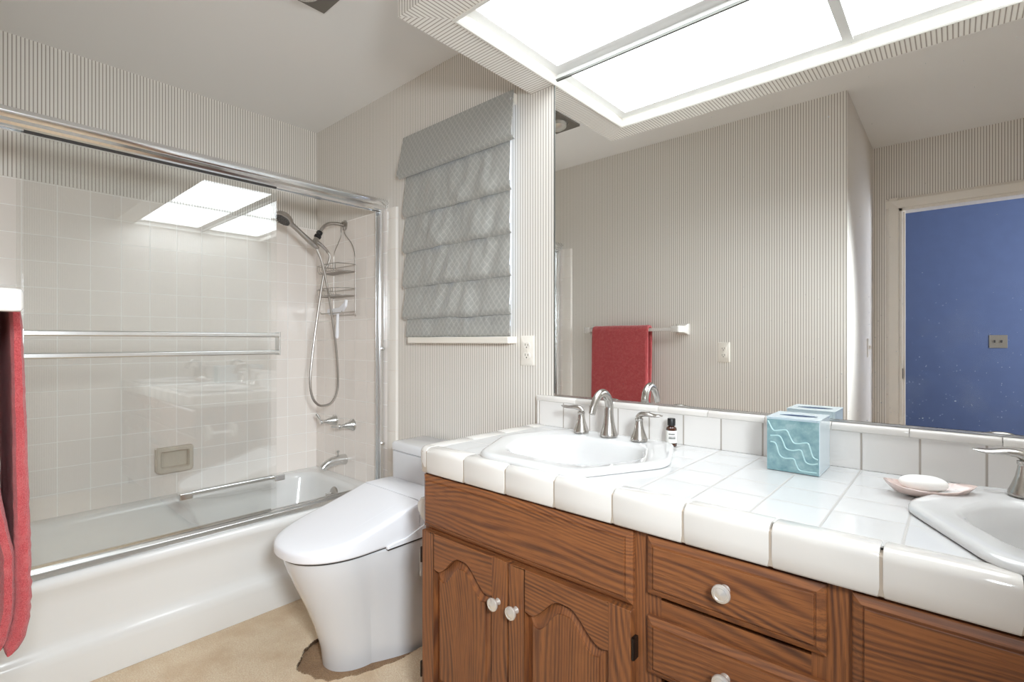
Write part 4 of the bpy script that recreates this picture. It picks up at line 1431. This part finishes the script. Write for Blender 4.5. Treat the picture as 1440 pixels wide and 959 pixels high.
# thin inset seat layer, coloured dark to paint the shadow between lid and bowl
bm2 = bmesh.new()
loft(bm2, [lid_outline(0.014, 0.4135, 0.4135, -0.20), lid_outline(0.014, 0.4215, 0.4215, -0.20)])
build('seat_gap_shade', bm2, M['dark'], tl)
YH = -0.335
loft(bm, [lid_outline(0.005, 0.4215, 0.4215, YH), lid_outline(0.001, 0.4245, 0.4245, YH), lid_outline(0.0, 0.428, 0.434, YH), lid_outline(0.0, 0.443, 0.530, YH), lid_outline(0.0, 0.448, 0.5400, YH), lid_outline(0.002, 0.4535, 0.5450, YH), lid_outline(0.006, 0.4565, 0.5480, YH),
          lid_outline(0.018, 0.4585, 0.5500, YH), lid_outline(0.07, 0.4620, 0.5520, YH)])
build('seat_lid', bm, M['plastic_white'], tl, angle=50)
bm = bmesh.new()
def unit_ring(ins, z, yb2):
    return [(p[0], p[1], z) for p in round_poly([(TX - 0.188 + ins, YH + 0.0055), (TX + 0.188 - ins, YH + 0.0055), (TX + 0.188 - ins, yb2), (TX - 0.188 + ins, yb2)], [0.003, 0.003, 0.02, 0.02], 4)]
loft(bm, [unit_ring(0, 0.4225, -0.195), unit_ring(0, 0.535, -0.195), unit_ring(0.003, 0.546, -0.198), unit_ring(0.012, 0.5515, -0.203)])
build('bidet_unit', bm, M['plastic_white'], tl, angle=50)
for sgn in (-1, 1):
    bm = bmesh.new()
    a_, b_ = sorted((TX + sgn * 0.1805, TX + sgn * 0.1925))
    prism(bm, [(-0.475, 0.4150), (-0.200, 0.4150), (-0.200, 0.4700), (-0.300, 0.4640), (-0.395, 0.4330), (-0.440, 0.4300), (-0.475, 0.4240)], 'x', a_, b_)
    build('side_trim', bm, M['plastic_white'], tl, bevel=0.002)
    bm = bmesh.new()
    a_, b_ = sorted((TX + sgn * 0.176, TX + sgn * 0.1900))
    box(bm, a_, b_, -0.470, -0.200, 0.4095, 0.4149)
    build('trim_gap', bm, M['dark'], tl)
bm = bmesh.new()
box(bm, TX + 0.18, TX + 0.1905, -0.33, -0.24, 0.27, 0.372)
build('side_cap', bm, M['bowlwhite'], tl, bevel=0.004)
# tank
bm = bmesh.new()
def tank_ring(ins, z, yf=-0.195):
    pts = [(TX - 0.188 + ins, -0.022)]
    n = 12
    rows = [(TX - 0.188 + ins + (0.376 - 2 * ins) * k / n, yf + ins - 0.010 * math.sin(PI * k / n)) for k in range(n + 1)]
    base = [(TX - 0.188 + ins, -0.022 - 0.0)] + rows + [(TX + 0.188 - ins, -0.022)]
    rad = [0.004] + [0.02] + [0.001] * (n - 1) + [0.02] + [0.004]
    return [(p[0], p[1], z) for p in round_poly(base, rad, 4)]
loft(bm, [tank_ring(0.006, 0.36), tank_ring(0.003, 0.45), tank_ring(0.001, 0.6605), tank_ring(0.004, 0.6630)])
build('tank', bm, M['bowlwhite'], tl, angle=40)
bm = bmesh.new()
loft(bm, [tank_ring(0.003, 0.6655), tank_ring(-0.001, 0.668), tank_ring(-0.001, 0.692), tank_ring(0.002, 0.6985), tank_ring(0.007, 0.7015), tank_ring(0.02, 0.7025)])
build('tank_lid', bm, M['bowlwhite'], tl, angle=40)
bm = bmesh.new()
loft(bm, [tank_ring(0.009, 0.6625), tank_ring(0.009, 0.6660)])
build('lid_gap', bm, M['dark'], tl)

# toilet paper holder on the vanity side
th_ = empty('toilet_paper_holder', (VX0, -0.47, 0.62), 'cream ceramic toilet paper holder on the left side of the oak vanity', 'toilet paper holder')
for yy in (-0.505, -0.375):
    bm = bmesh.new()
    prof_ = [(0.0, 0.655), (-0.016, 0.662), (-0.034, 0.655), (-0.043, 0.635), (-0.041, 0.612), (-0.030, 0.588), (-0.012, 0.572), (0.0, 0.568)]
    prism(bm, [(VX0 - 0.0005 + a * 2.0, z) for a, z in prof_], 'y', yy - 0.011, yy + 0.011)
    build('post', bm, M['ceramic_cream'], th_, bevel=0.005, segs=3)
bm = bmesh.new()
tube(bm, [(VX0 - 0.058, -0.493, 0.617), (VX0 - 0.058, -0.387, 0.617)], 0.009, 14)
build('roller', bm, M['plastic_white'], th_)

# ------------------------------------------------------------------ towel bar and red towel on the wall opposite the mirror
BYc, BZ = -1.424, 1.210
tbx0, tbx1 = 1.00, 1.672
tr = empty('towel_bar', ((tbx0 + tbx1) / 2, YF, BZ), 'cream ceramic towel bar on the striped wall opposite the mirror', 'towel bar')
bm = bmesh.new()
box(bm, tbx0 + 0.02, tbx1 - 0.02, BYc - 0.010, BYc + 0.010, BZ - 0.010, BZ + 0.010)
build('bar', bm, M['ceramic_cream'], tr, bevel=0.002)
for xa in (tbx0, tbx1 - 0.052):
    bm = bmesh.new()
    rg = []
    for y, s in ((YF + 0.0005, 0.034), (YF + 0.014, 0.034), (YF + 0.024, 0.026), (YF + 0.045, 0.0205), (BYc + 0.012, 0.0205), (BYc + 0.021, 0.0195), (BYc + 0.0245, 0.016)):
        xc = xa + 0.026
        rg.append([(p[0], y, p[1]) for p in round_poly([(xc - s * 1.15, BZ + 0.002 - s), (xc + s * 1.15, BZ + 0.002 - s), (xc + s * 1.15, BZ + 0.002 + s), (xc - s * 1.15, BZ + 0.002 + s)], 0.006, 4)])
    loft(bm, rg)
    build('bracket', bm, M['ceramic_cream'], tr, angle=40)

def towel():
    """folded bath towel: outer cloth over the bar, long front and back drops that come together near the hem"""
    bm = bmesh.new()
    xa, xb = 1.075, 1.476
    # centre line (y,z) of the cloth over the bar: front (towards the mirror) is +y
    path = []
    zf, zb_ = 0.508, 0.515
    N1 = 60
    ths = []
    def end(z, z0):                                # rounded folded hem
        u = min(1.0, max(0.0, (z - z0) / 0.022))
        return math.sqrt(max(0.02, 1 - (1 - u) ** 2))
    def tuck(z):
        u = min(1.0, max(0.0, (0.635 - z) / 0.135))
        return 0.040 * (1 - math.sqrt(max(0.0, 1 - u * u)))
    for k in range(N1 + 1):                        # front drop from the hem up
        t = (k / N1) ** 1.25
        z = zf + (BZ - zf) * t
        path.append((BYc + 0.0265 + 0.014 * (1 - t) ** 0.7 - tuck(z), z))
        ths.append((0.0085 + 0.0050 * (1 - t) ** 0.8) * end(z, zf))
    for k in range(1, 9):                          # over the bar
        a = PI * k / 9
        path.append((BYc + 0.0255 * math.cos(a), BZ + 0.0225 * math.sin(a)))
        ths.append(0.0075)
    for k in range(N1 + 1):                        # back drop
        t = 1 - (1 - k / N1) ** 1.25
        z = BZ - (BZ - zb_) * t
        path.append((BYc - 0.0240 + 0.0395 * min(1, t / 0.72) ** 2.2 - tuck(z), z))
        ths.append((0.0065 + 0.0045 * t ** 0.8) * end(z, zb_))
    n = len(path)
    # normals
    def nor(i):
        a = path[max(0, i - 1)]; b = path[min(n - 1, i + 1)]
        d = Vector((b[0] - a[0], b[1] - a[1])).normalized()
        return (d[1], -d[0])
    NX = 44
    out, inn = [], []
    for i in range(n):
        ny_, nz_ = nor(i)
        y, z = path[i]
        hem = 1.0
        for side, store in ((1, out), (-1, inn)):
            row = []
            for j in range(NX + 1):
                s = j / NX
                x = xa + (xb - xa) * s
                drop = max(0.0, (BZ - z) / (BZ - zf))
                x += (s - 0.5) * 0.004 * drop + 0.002 * mnoise.noise(Vector((z * 6, side * 0.1, 2.0))) * drop
                wv = 0.0035 * mnoise.noise(Vector((x * 7, z * 1.6, 0.0))) * drop * (1 if i < n / 2 else -1) + 0.0016 * mnoise.noise(Vector((x * 60, z * 60, i * 0.01)))
                rib = 0.0
                if i < n / 2 and 0.575 < z < 0.685:
                    rib = -0.0022 * (0.5 + 0.5 * math.cos((z - 0.575) / 0.0275 * 2 * PI))
                edge = 1.0
                if s < 0.02 or s > 0.98: edge = 0.55
                o = (ths[i] * edge + rib * (1 if side > 0 else 0)) * side + wv
                zz = z + nz_ * o
                row.append(bm.verts.new((x, y + ny_ * o, zz)))
            store.append(row)
    for rows, flip in ((out, False), (inn, True)):
        for i in range(n - 1):
            for j in range(NX):
                f = (rows[i][j], rows[i][j + 1], rows[i + 1][j + 1], rows[i + 1][j])
                bm.faces.new(f[::-1] if flip else f)
    for i in range(n - 1):
        bm.faces.new((out[i][0], out[i + 1][0], inn[i + 1][0], inn[i][0]))
        bm.faces.new((out[i][NX], inn[i][NX], inn[i + 1][NX], out[i + 1][NX]))
    for j in range(NX):
        bm.faces.new((out[0][j], inn[0][j], inn[0][j + 1], out[0][j + 1]))
        bm.faces.new((out[-1][j], out[-1][j + 1], inn[-1][j + 1], inn[-1][j]))
    o = build('hanging_towel', bm, M['towel'], angle=60, loc=((xa + xb) / 2, BYc, BZ + 0.02))
    return tag(o, 'dark red terry towel folded over the cream towel bar', 'towel')
towel()
